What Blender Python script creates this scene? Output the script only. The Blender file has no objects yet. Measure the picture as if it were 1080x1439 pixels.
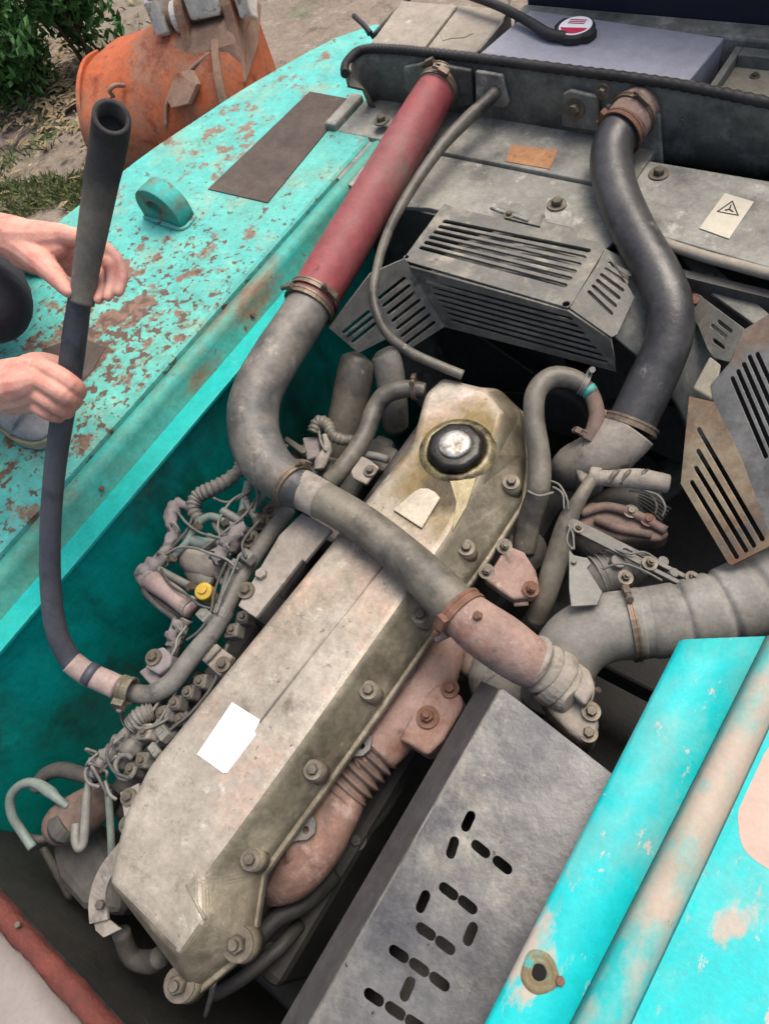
import bpy, bmesh, math, random
from mathutils import Vector, Matrix, noise
V = Vector
R = math.radians
scene = bpy.context.scene
C = scene.collection
random.seed(7)

# ------------------------------------------------------------------ camera
# world axes: X across the engine, Y along it towards the radiator, Z up; z = 0 is the top of the valve cover
CAM = V((0.0, 0.0, 1.15))
FPX, CX, CY = 974.0, 540.0, 719.5
e1 = V((1700, -2450, FPX)).normalized()
e2 = -V((-1840, -890, FPX)).normalized()
e2 = (e2 - e1 * e2.dot(e1)).normalized()
e3 = e2.cross(e1)
c_right = V((e2.x, e1.x, e3.x)); c_down = V((e2.y, e1.y, e3.y)); c_fwd = V((e2.z, e1.z, e3.z))
cam = bpy.data.cameras.new('camera'); cam_o = bpy.data.objects.new('camera', cam); C.objects.link(cam_o)
M = Matrix((c_right, -c_down, -c_fwd)).transposed().to_4x4(); M.translation = CAM
cam_o.matrix_world = M
cam.sensor_fit = 'HORIZONTAL'; cam.sensor_width = 36.0; cam.lens = 36.0 * FPX / 1080.0
cam.clip_start = 0.02; cam.clip_end = 500
scene.camera = cam_o

# ------------------------------------------------------------------ sky, sun, exposure
SUN_EL, SUN_AZ = R(66), R(8)          # azimuth measured from +Y towards +X
w = bpy.data.worlds.new('World'); scene.world = w; w.use_nodes = True
nt = w.node_tree; bg = nt.nodes['Background']
sky = nt.nodes.new('ShaderNodeTexSky'); sky.sky_type = 'NISHITA'; sky.sun_disc = False
sky.sun_elevation = SUN_EL; sky.sun_rotation = SUN_AZ
sky.air_density = 1.0; sky.dust_density = 8.0; sky.ozone_density = 1.0
nt.links.new(sky.outputs[0], bg.inputs[0]); bg.inputs[1].default_value = 0.15
sun = bpy.data.lights.new('sun', 'SUN'); sun.energy = 1.1; sun.angle = R(35); sun.color = (1.0, 0.97, 0.92)
sun_o = bpy.data.objects.new('sun', sun); C.objects.link(sun_o)
sd = V((math.sin(SUN_AZ) * math.cos(SUN_EL), math.cos(SUN_AZ) * math.cos(SUN_EL), math.sin(SUN_EL)))
sun_o.rotation_euler = sd.to_track_quat('Z', 'Y').to_euler(); sun_o.location = (0, 0, 6)
scene.view_settings.view_transform = 'Standard'; scene.view_settings.look = 'None'
scene.view_settings.gamma = 1.0; scene.view_settings.use_curve_mapping = False
scene.view_settings.exposure = 0.66
scene.render.resolution_x = 768; scene.render.resolution_y = 1024
scene.render.engine = 'CYCLES'

# ------------------------------------------------------------------ placing helpers
def ray(px, py):
    a, b = (px - CX) / FPX, (py - CY) / FPX
    return c_right * a + c_down * b + c_fwd
def P(px, py, z):
    d = ray(px, py); return CAM + d * ((z - CAM.z) / d.z)
def Q(px, py, depth):
    return CAM + ray(px, py) * depth
def dep(p): return (p - CAM).dot(c_fwd)
def PR(px, py, z, rpx):
    p = P(px, py, z); return p, rpx * dep(p) / FPX
def QR(px, py, d, rpx): return Q(px, py, d), rpx * d / FPX

# ------------------------------------------------------------------ materials
def lin(c, k=1.0):
    return tuple((((x / 255.0) / 12.92) if x / 255.0 <= .04045 else (((x / 255.0 + .055) / 1.055) ** 2.4)) * k for x in c) + (1.0,)
K = 0.72
def mat(name, base, dust=None, dust_amt=0.5, dust_scale=6.0, spots=(), rough=0.7, metal=0.0, bump=0.25, bscale=60.0, fine=0.25, spec=0.35, k=K, soft=0.25, stains=()):
    """base paint/metal + noisy dust + any number of sharp-edged stains (colour, scale, threshold, softness, stretch)"""
    m = bpy.data.materials.new(name); m.use_nodes = True
    t = m.node_tree; N = t.nodes; L = t.links
    bs = N['Principled BSDF']
    bs.inputs['Roughness'].default_value = rough; bs.inputs['Metallic'].default_value = metal
    bs.inputs['Specular IOR Level'].default_value = spec
    tc = N.new('ShaderNodeTexCoord')
    def nz(scale, detail=6.0, rg=0.6, stretch=None, off=0.0):
        mp = N.new('ShaderNodeMapping'); mp.inputs['Location'].default_value = (off, off * 1.7, off * .6)
        if stretch: mp.inputs['Scale'].default_value = stretch
        L.new(tc.outputs['Object'], mp.inputs[0])
        n = N.new('ShaderNodeTexNoise'); n.inputs['Scale'].default_value = scale
        n.inputs['Detail'].default_value = detail; n.inputs['Roughness'].default_value = rg
        L.new(mp.outputs[0], n.inputs['Vector']); return n
    def ramp(src, a, b):
        r = N.new('ShaderNodeMapRange'); r.inputs['From Min'].default_value = a; r.inputs['From Max'].default_value = b
        L.new(src, r.inputs['Value']); return r.outputs[0]
    def mix(fac, a, b, mode='MIX'):
        x = N.new('ShaderNodeMix'); x.data_type = 'RGBA'; x.blend_type = mode
        if hasattr(fac, 'is_linked') or not isinstance(fac, float): L.new(fac, x.inputs[0])
        else: x.inputs[0].default_value = fac
        for i, s in ((6, a), (7, b)):
            if isinstance(s, tuple): x.inputs[i].default_value = s
            else: L.new(s, x.inputs[i])
        return x.outputs[2]
    col = lin(base, k)
    if dust:
        n = nz(dust_scale, 7, .65, off=3.1)
        col = mix(ramp(n.outputs['Fac'], .5 - soft + (.5 - dust_amt) * .6, .5 + soft + (.5 - dust_amt) * .6), col, lin(dust, k))
    rsrc = None
    for i, s in enumerate(spots):
        c, sc, th, so = s[:4]; st = s[4] if len(s) > 4 else None
        n = nz(sc, 8, .68, st, off=7.7 * (i + 1))
        f = ramp(n.outputs['Fac'], th - so, th + so)
        col = mix(f, col, lin(c, k))
    for i, st_ in enumerate(stains):
        cc, rad, c, nsc, gain, so = st_[:6]; T_ = st_[6] if len(st_) > 6 else 1.0
        vm = N.new('ShaderNodeVectorMath'); vm.operation = 'SUBTRACT'; L.new(tc.outputs['Object'], vm.inputs[0]); vm.inputs[1].default_value = cc
        vs_ = N.new('ShaderNodeVectorMath'); vs_.operation = 'DIVIDE'; L.new(vm.outputs[0], vs_.inputs[0]); vs_.inputs[1].default_value = rad
        vl = N.new('ShaderNodeVectorMath'); vl.operation = 'LENGTH'; L.new(vs_.outputs[0], vl.inputs[0])
        n = nz(nsc, 6, .6, off=2.2 + i)
        ma = N.new('ShaderNodeMath'); ma.operation = 'MULTIPLY_ADD'; L.new(n.outputs['Fac'], ma.inputs[0]); ma.inputs[1].default_value = -gain; L.new(vl.outputs['Value'], ma.inputs[2])
        f = ramp(ma.outputs[0], T_ - gain * .5 + so, T_ - gain * .5 - so); col = mix(f, col, lin(c, k))
    n2 = nz(45, 5, .7, off=1.3)
    if fine:
        g = N.new('ShaderNodeMapRange'); g.inputs['From Min'].default_value = .25; g.inputs['From Max'].default_value = .75
        g.inputs['To Min'].default_value = 1.0 - fine; g.inputs['To Max'].default_value = 1.0 + fine * .55
        L.new(n2.outputs['Fac'], g.inputs['Value'])
        cmb = N.new('ShaderNodeCombineColor')
        for i in range(3): L.new(g.outputs[0], cmb.inputs[i])
        col = mix(1.0, col, cmb.outputs[0], 'MULTIPLY')
    if fine > .05:
        for sc_, lo_, hi_, of_ in ((13, .74, 1.14, 11.0), (150, .84, 1.13, 17.0)):
            nn = nz(sc_, 6, .7, off=of_); g = N.new('ShaderNodeMapRange'); g.inputs['From Min'].default_value = .28; g.inputs['From Max'].default_value = .72
            q_ = min(1, fine / .2); g.inputs['To Min'].default_value = 1 - (1 - lo_) * q_; g.inputs['To Max'].default_value = 1 + (hi_ - 1) * q_
            L.new(nn.outputs['Fac'], g.inputs['Value']); cmb = N.new('ShaderNodeCombineColor')
            for i in range(3): L.new(g.outputs[0], cmb.inputs[i])
            col = mix(1.0, col, cmb.outputs[0], 'MULTIPLY')
    if isinstance(col, tuple): bs.inputs['Base Color'].default_value = col
    else: L.new(col, bs.inputs['Base Color'])
    rr = N.new('ShaderNodeMapRange'); rr.inputs['To Min'].default_value = max(0.05, rough - .14); rr.inputs['To Max'].default_value = min(1, rough + .14)
    L.new(n2.outputs['Fac'], rr.inputs['Value']); L.new(rr.outputs[0], bs.inputs['Roughness'])
    if bump:
        b = N.new('ShaderNodeBump'); b.inputs['Strength'].default_value = bump; b.inputs['Distance'].default_value = .004
        n3 = nz(bscale, 6, .65, off=5.0); L.new(n3.outputs['Fac'], b.inputs['Height']); L.new(b.outputs[0], bs.inputs['Normal'])
    return m

DUST = (176, 166, 150)
MT = {}
MT['deck'] = mat('worn_turquoise_deck', (84, 206, 202), (120, 204, 184), .5, 3, [((150, 190, 168), 7, .59, .08), ((144, 116, 96), 11, .615, .035), ((118, 94, 78), 36, .63, .03)], rough=.55, bump=.4, stains=[((-1.42, .48, .1), (.34, .40, .5), (146, 116, 98), 16, 6, .16, .1), ((-1.42, .05, .1), (.26, .34, .5), (124, 104, 84), 20, 6, .16, .1), ((-1.58, 1.2, .1), (.16, .34, .5), (150, 124, 104), 15, 6, .14, .0), ((-1.40, .42, .1), (.42, .70, .5), (112, 90, 76), 46, 6, .14, .05)])
MT['rail'] = mat('scuffed_turquoise_rail', (30, 196, 190), (110, 150, 118), .47, 5, [((140, 116, 92), 7, .57, .06, (1, .35, 1)), ((120, 82, 62), 24, .64, .03)], rough=.6)
MT['strip'] = mat('bright_turquoise_flange', (0, 196, 192), (50, 184, 170), .35, 6, [((140, 186, 160), 16, .63, .04, (1, .5, 1)), ((96, 110, 90), 34, .68, .03)], rough=.45, bump=.2, fine=.15)
MT['wall'] = mat('deep_teal_wall', (0, 204, 190), (6, 176, 160), .5, 2.5, [((56, 104, 88), 2.6, .60, .10), ((90, 96, 76), 9, .66, .05, (1, 1, .18)), ((30, 96, 88), 5, .60, .10, (1, 1, .3)), ((120, 170, 156), 60, .70, .03)], rough=.4, bump=.2, fine=.2, spec=.5)
MT['hood'] = mat('bright_cyan_hood_paint', (0, 200, 204), (20, 196, 194), .4, 3, [((110, 190, 184), 5, .57, .08, (1, .6, 1)), ((186, 178, 164), 9, .615, .035, (1.3, .6, 1)), ((196, 192, 182), 40, .645, .02, (1, .5, 1)), ((150, 140, 124), 90, .68, .02)], rough=.55, bump=.18, fine=.1)
MT['bead'] = mat('chalky_worn_bead', (196, 178, 162), (176, 170, 152), .4, 7, [((44, 190, 188), 6, .485, .08, (1, .6, 1)), ((168, 128, 108), 40, .68, .03)], rough=.75, bump=.2, fine=.1)
MT['patch'] = mat('beige_primer_patch', (208, 182, 168), (198, 176, 160), .4, 8, rough=.8, bump=.1, fine=.08)
MT['grip'] = mat('brown_antislip_patch', (112, 104, 96), (88, 74, 68), .5, 7, rough=.95, bump=.7, bscale=260, fine=.3)
OILC = (-.525, .60, 0)
MT['cover'] = mat('dusty_beige_aluminium', (194, 185, 170), (174, 167, 152), .5, 5, [((208, 174, 154), 5, .59, .09), ((152, 144, 126), 4.2, .59, .10), ((120, 112, 96), 13, .64, .06), ((104, 96, 82), 70, .66, .03), ((212, 206, 196), 24, .65, .05)], rough=.38, metal=.2, bump=.3,
    stains=[((-.50, .585, 0), (.13, .15, .3), (132, 112, 66), 16, 1.2, .25), ((-.49, .575, 0), (.075, .10, .3), (70, 58, 36), 22, 1.4, .22)])
MT['cover_side'] = mat('shade_toned_olive_aluminium', (152, 144, 124), (128, 120, 100), .5, 8, [((178, 169, 146), 14, .58, .08), ((94, 87, 72), 7, .59, .10)], rough=.45, metal=.2, bump=.35)  # darker olive copy of the cover metal, with the flank's shade in its colour
MT['oil'] = mat('black_oil_grime', (26, 24, 22), (46, 42, 32), .35, 24, rough=.3, bump=.3)
MT['oily'] = mat('oil_wetted_metal', (190, 178, 132), (140, 126, 88), .5, 24, rough=.35, metal=.15, bump=.4, spec=.5)
MT['chrome'] = mat('scratched_bright_cap', (200, 198, 192), (120, 112, 98), .45, 50, rough=.38, metal=.5, bump=.5, k=.8, soft=.1)
MT['black'] = mat('black_rubber', (46, 46, 48), (76, 74, 70), .35, 10, rough=.6, bump=.2)
MT['blackhose'] = mat('faded_black_hose', (62, 62, 64), (96, 95, 92), .42, 5, [((132, 128, 118), 18, .66, .05), ((38, 38, 40), 7, .58, .1)], rough=.4, bump=.25, spec=.5)
MT['greyhose'] = mat('dusty_grey_hose', (98, 96, 88), (152, 144, 126), .45, 6, [((58, 57, 55), 5, .54, .09), ((190, 184, 172), 34, .69, .03)], rough=.5, bump=.3, spec=.45)
MT['elbow'] = mat('chalky_elbow_hose', (112, 113, 112), (160, 149, 132), .46, 4.5, [((70, 73, 75), 4.5, .52, .09), ((180, 172, 158), 12, .64, .06), ((58, 54, 50), 46, .70, .02)], rough=.5, bump=.3, spec=.45)
MT['heldhose'] = mat('dark_blue_grey_hose', (72, 76, 86), (92, 94, 100), .4, 8, [((56, 58, 64), 12, .6, .08)], rough=.5, bump=.12, fine=.15)
MT['foam'] = mat('grey_foam_sleeve', (124, 118, 108), (104, 102, 98), .5, 12, [((140, 130, 112), 8, .6, .1)], rough=.85, bump=.3, bscale=120, stains=[(tuple(Q(156, 180, .93)), (.10, .10, .10), (62, 62, 62), 14, .5, .3)])
MT['foamtop'] = mat('charcoal_sleeve_end', (66, 66, 66), (84, 80, 74), .4, 12, rough=.8, bump=.3)
MT['red'] = mat('faded_red_sleeve', (164, 66, 72), (150, 96, 94), .5, 5, [((142, 120, 112), 7, .63, .1), ((120, 44, 52), 30, .66, .05)], rough=.6, bump=.15)
MT['clamp'] = mat('dirty_band_clamp', (150, 142, 126), (126, 100, 80), .5, 30, rough=.5, metal=.45, bump=.3)
MT['bolt'] = mat('dirty_bolt', (138, 130, 114), (92, 84, 74), .5, 60, rough=.5, metal=.35, bump=.3)
MT['rustbolt'] = mat('rusty_bolt', (150, 112, 92), (110, 78, 62), .5, 60, rough=.8, bump=.3)
MT['guard'] = mat('dusty_black_guard', (138, 136, 126), (98, 97, 94), .5, 6, [((168, 162, 144), 12, .60, .08), ((60, 60, 60), 10, .64, .06)], rough=.6, bump=.2)
MT['guardbrown'] = mat('rust_stained_guard', (158, 148, 124), (130, 106, 80), .5, 6, [((116, 76, 50), 6, .56, .1), ((92, 92, 88), 10, .58, .09)], rough=.65, bump=.2)
MT['guardblue'] = mat('blue_grey_guard', (108, 111, 112), (140, 138, 130), .4, 6, [((76, 76, 76), 9, .58, .09), ((128, 100, 76), 6, .62, .08)], rough=.6, bump=.2)
MT['shroud'] = mat('dusty_shroud_plate', (170, 169, 158), (142, 142, 134), .45, 5, [((104, 104, 100), 8, .58, .10), ((196, 193, 182), 18, .62, .06)], rough=.7, bump=.15)
MT['channel'] = mat('sooty_black_channel', (124, 126, 118), (152, 150, 138), .5, 7, [((190, 186, 176), 9, .62, .07), ((82, 84, 82), 6, .58, .1)], rough=.7, bump=.25)
MT['tank'] = mat('khaki_tank_top', (176, 166, 150), (160, 152, 138), .5, 5, [((206, 200, 186), 14, .67, .04)], rough=.75, bump=.12)
MT['bluecover'] = mat('blue_grey_cover_sheet', (176, 178, 192), (164, 164, 172), .5, 4, [((84, 80, 76), 22, .74, .03)], rough=.55, bump=.08, fine=.12)
MT['navy'] = mat('navy_rear_panel', (36, 40, 58), (48, 50, 62), .4, 5, rough=.6, bump=.08, fine=.12)
MT['cream'] = mat('pale_khaki_panel', (180, 172, 150), (160, 152, 134), .5, 6, rough=.75)
MT['shieldtop'] = mat('scuffed_grey_shield', (122, 122, 121), (98, 99, 101), .5, 4.5, [((150, 148, 138), 5, .59, .09), ((78, 79, 84), 7, .57, .09), ((56, 54, 54), 34, .66, .025), ((176, 176, 172), 60, .70, .02), ((200, 178, 146), 9, .735, .02, (1, .5, 1))], rough=.36, metal=.35, bump=.2)
MT['shieldside'] = mat('dark_grey_shield_flank', (106, 104, 104), (84, 82, 82), .5, 9, [((140, 138, 132), 30, .68, .04)], rough=.55, metal=.2, bump=.2)
MT['pinkcast'] = mat('pink_rust_casting', (180, 152, 142), (160, 134, 120), .5, 8, [((150, 104, 84), 7, .62, .08), ((96, 84, 78), 12, .64, .06), ((206, 184, 172), 26, .66, .05)], rough=.85, bump=.5, bscale=90)
MT['rustcast'] = mat('orange_rust_casting', (170, 136, 122), (148, 114, 100), .5, 7, [((114, 98, 90), 7, .54, .10), ((192, 168, 154), 16, .60, .06)], rough=.85, bump=.45, bscale=90)
MT['browncast'] = mat('brown_dusty_casting', (140, 118, 106), (112, 96, 88), .5, 9, [((86, 74, 68), 12, .6, .08)], rough=.8, bump=.4)
MT['dustcast'] = mat('pale_dusty_casting', (176, 168, 156), (150, 142, 132), .5, 9, [((120, 112, 102), 16, .62, .07)], rough=.85, bump=.4)
MT['duct'] = mat('grey_rubber_duct', (156, 154, 146), (140, 138, 132), .5, 6, [((114, 112, 106), 10, .62, .07), ((176, 170, 160), 26, .66, .05)], rough=.65, bump=.2)
MT['greymetal'] = mat('grey_dusty_metal', (142, 140, 132), (118, 116, 110), .5, 12, [((84, 82, 80), 16, .62, .07)], rough=.65, metal=.1, bump=.3)
MT['darkmetal'] = mat('dark_greasy_metal', (104, 100, 94), (80, 78, 74), .5, 12, [((116, 110, 100), 18, .62, .06)], rough=.6, metal=.1, bump=.35)
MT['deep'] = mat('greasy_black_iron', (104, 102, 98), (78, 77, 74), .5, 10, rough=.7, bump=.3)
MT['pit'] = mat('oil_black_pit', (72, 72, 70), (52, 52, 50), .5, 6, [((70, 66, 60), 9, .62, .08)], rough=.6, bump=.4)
MT['paletube'] = mat('pale_grey_tube', (152, 151, 142), (120, 119, 111), .5, 20, rough=.55, bump=.15)
MT['greentube'] = mat('grey_green_tube', (140, 158, 150), (122, 130, 122), .5, 16, rough=.55, bump=.15)
MT['lavender'] = mat('dusty_mauve_plastic', (154, 146, 148), (130, 124, 120), .5, 30, rough=.75, bump=.3)
MT['filterpink'] = mat('dusty_pink_canister', (190, 166, 158), (162, 144, 136), .5, 12, rough=.7, bump=.2)
MT['yellow'] = mat('yellow_plastic_cap', (226, 190, 62), (190, 156, 70), .35, 40, rough=.5, bump=.15)
MT['white'] = mat('white_label_paper', (252, 252, 252), rough=.5, bump=.05, fine=.02, k=.9)
MT['warnwhite'] = mat('pale_warning_paper', (216, 210, 190), (196, 190, 172), .4, 30, rough=.6, bump=.05, fine=.08)
MT['ink'] = mat('black_print', (50, 50, 46), rough=.6, bump=0, fine=.05)
MT['orangelabel'] = mat('faded_orange_label', (206, 146, 96), (182, 140, 104), .5, 20, [((160, 120, 90), 60, .6, .05)], rough=.7, bump=.1)
MT['redink'] = mat('red_print', (220, 60, 96), rough=.5, bump=0, fine=.05)
MT['redframe'] = mat('red_primer_edge', (130, 68, 58), (104, 58, 50), .5, 16, [((110, 60, 52), 40, .64, .04)], rough=.85, bump=.6, bscale=160)
MT['greysheet'] = mat('plain_grey_sheet', (150, 142, 138), (138, 132, 128), .5, 4, rough=.6, bump=.08, fine=.1)
MT['bucket'] = mat('rust_orange_bucket', (206, 102, 58), (184, 116, 80), .48, 2.6, [((156, 130, 110), 1.6, .58, .10), ((148, 68, 40), 6, .60, .06), ((120, 78, 60), 14, .66, .04)], rough=.85, bump=.4, bscale=24)
MT['bucketear'] = mat('dusty_brown_bucket_ear', (160, 124, 104), (178, 150, 128), .5, 4, [((150, 84, 56), 5, .6, .07)], rough=.85, bump=.3)
MT['armwhite'] = mat('chipped_white_linkage', (244, 240, 230), (228, 222, 208), .4, 5, [((120, 96, 78), 9, .60, .04)], rough=.6, bump=.15)
MT['soil'] = mat('dry_soil', (158, 144, 130), (134, 122, 108), .5, 1.2, [((116, 102, 88), 4, .60, .06), ((176, 166, 152), 9, .62, .06), ((96, 110, 72), 1.4, .62, .08)], rough=.95, bump=.8, bscale=14, fine=.4)
MT['grass'] = mat('olive_grass', (104, 122, 70), (128, 132, 86), .5, 3, rough=.8, bump=0)
MT['leafgreen'] = mat('deep_green_leaf', (52, 104, 46), (78, 130, 62), .5, 5, rough=.6, bump=0, fine=.35)
MT['drylitter'] = mat('dry_leaf', (186, 168, 132), (146, 122, 90), .5, 9, rough=.9, bump=0, fine=.3)
MT['bark'] = mat('twig_bark', (96, 78, 60), rough=.9)
def skin_mat():
    m = mat('skin', (238, 184, 164), (228, 162, 144), .5, 30, [((214, 134, 118), 26, .60, .10), ((190, 120, 100), 90, .68, .04)], rough=.55, bump=.25, bscale=260, fine=.09)
    b = m.node_tree.nodes['Principled BSDF']; b.inputs['Subsurface Weight'].default_value = .12
    b.inputs['Subsurface Radius'].default_value = (.012, .004, .002); b.inputs['Subsurface Scale'].default_value = .5
    return m
MT['skin'] = skin_mat()
MT['nail'] = mat('fingernail', (240, 196, 182), rough=.35, bump=0, fine=.04)
MT['trouser'] = mat('black_work_trousers', (44, 44, 52), (58, 58, 66), .4, 12, rough=.9, bump=.3)
MT['shirt'] = mat('charcoal_shirt', (58, 60, 70), (70, 72, 80), .4, 12, rough=.9, bump=.3)
MT['hair'] = mat('black_hair', (26, 24, 24), rough=.6, bump=.5, bscale=120)
MT['shoe'] = mat('light_grey_shoe', (176, 178, 180), (150, 150, 150), .45, 12, rough=.7, bump=.15)
MT['sole'] = mat('cream_shoe_sole', (206, 190, 156), (180, 166, 140), .4, 20, rough=.75, bump=.15)
MT['eye'] = mat('eye', (40, 30, 26), rough=.2, bump=0, fine=.02)

# ------------------------------------------------------------------ object helpers
def tag(o, label=None, cat=None, group=None, kind=None):
    if label: o['label'] = label
    if cat: o['category'] = cat
    if group: o['group'] = group
    if kind: o['kind'] = kind
    return o
def thing(name, label, cat, loc=(0, 0, 0), group=None):
    o = bpy.data.objects.new(name, None); C.objects.link(o); o.location = loc; o.empty_display_size = .05
    return tag(o, label, cat, group)
def link(name, me, m, parent=None, smooth=False, bevel=0, seg=2, angle=35):
    o = bpy.data.objects.new(name, me); C.objects.link(o)
    if m is not None and not me.materials: me.materials.append(MT[m] if isinstance(m, str) else m)
    if parent is not None:
        o.parent = parent
        wl = V((0, 0, 0)); q = parent
        base = parent
        while base.parent is not None: base = base.parent
        if parent is base: o.matrix_parent_inverse = Matrix.Translation(-V(base.location))
    if bevel:
        b = o.modifiers.new('bevel', 'BEVEL'); b.width = bevel; b.segments = seg; b.limit_method = 'ANGLE'; b.angle_limit = R(angle); b.harden_normals = False
    if smooth:
        for p in me.polygons: p.use_smooth = True
    return o
def single(name, bm, m, label, cat, group=None, smooth=False, bevel=0, kind=None):
    return tag(link(name, mesh(bm, name), m, None, smooth, bevel), label, cat, group, kind)
def mesh(bm, name='m'):
    if isinstance(bm, bpy.types.Mesh): return bm
    bmesh.ops.recalc_face_normals(bm, faces=bm.faces[:])
    me = bpy.data.meshes.new(name); bm.to_mesh(me); bm.free(); return me
def part(name, bm, m, parent, smooth=False, bevel=0, label=None, seg=2, angle=35):
    o = link(name, mesh(bm, name), m, parent, smooth, bevel, seg, angle)
    if label: o['label'] = label
    return o
def autosmooth(o, deg=40):
    me = o.data
    for p in me.polygons: p.use_smooth = True
    bm = bmesh.new(); bm.from_mesh(me)
    for e in bm.edges:
        if len(e.link_faces) == 2 and e.calc_face_angle(0) > R(deg): e.smooth = False
    bm.to_mesh(me); bm.free(); return o

# ------------------------------------------------------------------ shape helpers
def B(): return bmesh.new()
def catmull(pts, sub):
    n = len(pts)
    if n < 3 or sub < 2: return list(pts)
    out = []
    for i in range(n - 1):
        p0 = pts[max(i - 1, 0)]; p1 = pts[i]; p2 = pts[i + 1]; p3 = pts[min(i + 2, n - 1)]
        for s in range(sub):
            t = s / sub; t2 = t * t; t3 = t2 * t
            out.append([0.5 * (2 * b + (c - a) * t + (2 * a - 5 * b + 4 * c - d) * t2 + (-a + 3 * b - 3 * c + d) * t3) for a, b, c, d in zip(p0, p1, p2, p3)])
    out.append(list(pts[-1])); return out
def tube(bm, pr, seg=16, sub=6, cap=True, hollow=0.0, wob=0.0):
    """pr: list of (Vector, radius); smooth swept tube; hollow = wall thickness for an open start"""
    raw = [(p.x, p.y, p.z, r) for p, r in pr]
    pts = catmull(raw, sub)
    ps = [V(p[:3]) for p in pts]; rs = [max(p[3], 1e-4) for p in pts]
    n = len(ps); tang = []
    for i in range(n):
        t = ps[min(i + 1, n - 1)] - ps[max(i - 1, 0)]; tang.append(t.normalized())
    a = V((0, 0, 1)) if abs(tang[0].z) < .9 else V((1, 0, 0))
    u = (a - tang[0] * a.dot(tang[0])).normalized(); rings = []
    for i in range(n):
        u = (u - tang[i] * u.dot(tang[i])).normalized(); v = tang[i].cross(u); ring = []
        for k in range(seg):
            an = 2 * math.pi * k / seg; rr = rs[i]
            if wob:
                q = ps[i] + (u * math.cos(an) + v * math.sin(an)) * rr
                rr *= 1 + wob * noise.noise(q * 22)
            ring.append(bm.verts.new(ps[i] + (u * math.cos(an) + v * math.sin(an)) * rr))
        rings.append(ring)
    for i in range(n - 1):
        for k in range(seg):
            bm.faces.new((rings[i][k], rings[i][(k + 1) % seg], rings[i + 1][(k + 1) % seg], rings[i + 1][k]))
    if cap:
        bm.faces.new(rings[-1])
        if not hollow: bm.faces.new(rings[0][::-1])
    if hollow:
        inner = []; inner2 = []
        for k in range(seg):
            an = k; c0 = ps[0]; d = rings[0][k].co - c0; f = 1 - hollow / rs[0]
            inner.append(bm.verts.new(c0 + d * f)); inner2.append(bm.verts.new(c0 + d * f * .96 + tang[0] * .03))
        for k in range(seg):
            j = (k + 1) % seg
            bm.faces.new((rings[0][j], rings[0][k], inner[k], inner[j])); bm.faces.new((inner[j], inner[k], inner2[k], inner2[j]))
        bm.faces.new(inner2[::-1])
    return bm
def tubeP(pts, seg=16, sub=6, **kw): return tube(B(), [PR(*p) for p in pts], seg, sub, **kw)
def tubeQ(pts, seg=16, sub=6, **kw): return tube(B(), [QR(*p) for p in pts], seg, sub, **kw)
def box(bm, lo, hi, rot=None, c=None):
    vs = [bm.verts.new((x, y, z)) for x in (lo[0], hi[0]) for y in (lo[1], hi[1]) for z in (lo[2], hi[2])]
    for f in ((0, 1, 3, 2), (4, 6, 7, 5), (0, 4, 5, 1), (2, 3, 7, 6), (0, 2, 6, 4), (1, 5, 7, 3)): bm.faces.new([vs[i] for i in f])
    if rot is not None:
        for v in vs: v.co = rot @ v.co + V(c)
    return bm
def frame_of(axis):
    z = axis.normalized(); a = V((0, 0, 1)) if abs(z.z) < .9 else V((0, 1, 0))
    x = a.cross(z).normalized(); y = z.cross(x)
    return Matrix((x, y, z)).transposed()
def obox(bm, c, axis, dims, up=None):
    z = axis.normalized()
    if up is None: r = frame_of(z)
    else:
        x = up.cross(z).normalized(); r = Matrix((x, z.cross(x), z)).transposed()
    return box(bm, (-dims[0] / 2, -dims[1] / 2, -dims[2] / 2), (dims[0] / 2, dims[1] / 2, dims[2] / 2), r, c)
def cyl(bm, c, axis, r, h, seg=20, r2=None, bore=0.0):
    return tube(bm, [(V(c), r), (V(c) + axis.normalized() * h, r2 if r2 is not None else r)], seg, 1, True, bore)
def prism(bm, pts, d):
    """polygon of world points pushed along d"""
    d = V(d); a = [bm.verts.new(p) for p in pts]; b = [bm.verts.new(V(p) + d) for p in pts]; n = len(a)
    bm.faces.new(a); bm.faces.new(b[::-1])
    for i in range(n): bm.faces.new((a[i], b[i], b[(i + 1) % n], a[(i + 1) % n]))
    return bm
def slabP(pts, z, t):
    return prism(B(), [P(x, y, z) for x, y in pts], (0, 0, -t))
def loft(bm, rings, cap0=True, cap1=True):
    rr = [[bm.verts.new(p) for p in ring] for ring in rings]; n = len(rr[0])
    for i in range(len(rr) - 1):
        for k in range(n): bm.faces.new((rr[i][k], rr[i][(k + 1) % n], rr[i + 1][(k + 1) % n], rr[i + 1][k]))
    if cap0: bm.faces.new(rr[0][::-1])
    if cap1: bm.faces.new(rr[-1])
    return bm
def sheet(bm, prof, y0, y1, t=0.004, ny=1):
    """profile of (x, z) points swept along y, given thickness downwards"""
    def row(y, dz): return [bm.verts.new((x, y, z + dz)) for x, z in prof]
    ys = [y0 + (y1 - y0) * i / ny for i in range(ny + 1)]
    top = [row(y, 0) for y in ys]; bot = [row(y, -t) for y in ys]; n = len(prof)
    for j in range(ny):
        for i in range(n - 1):
            bm.faces.new((top[j][i], top[j][i + 1], top[j + 1][i + 1], top[j + 1][i])); bm.faces.new((bot[j][i], bot[j + 1][i], bot[j + 1][i + 1], bot[j][i + 1]))
        for i in (0, n - 1): bm.faces.new((top[j][i], top[j + 1][i], bot[j + 1][i], bot[j][i]))
    for j in (0, ny):
        for i in range(n - 1): bm.faces.new((top[j][i], bot[j][i], bot[j][i + 1], top[j][i + 1]))
    return bm
_dg = []
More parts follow.
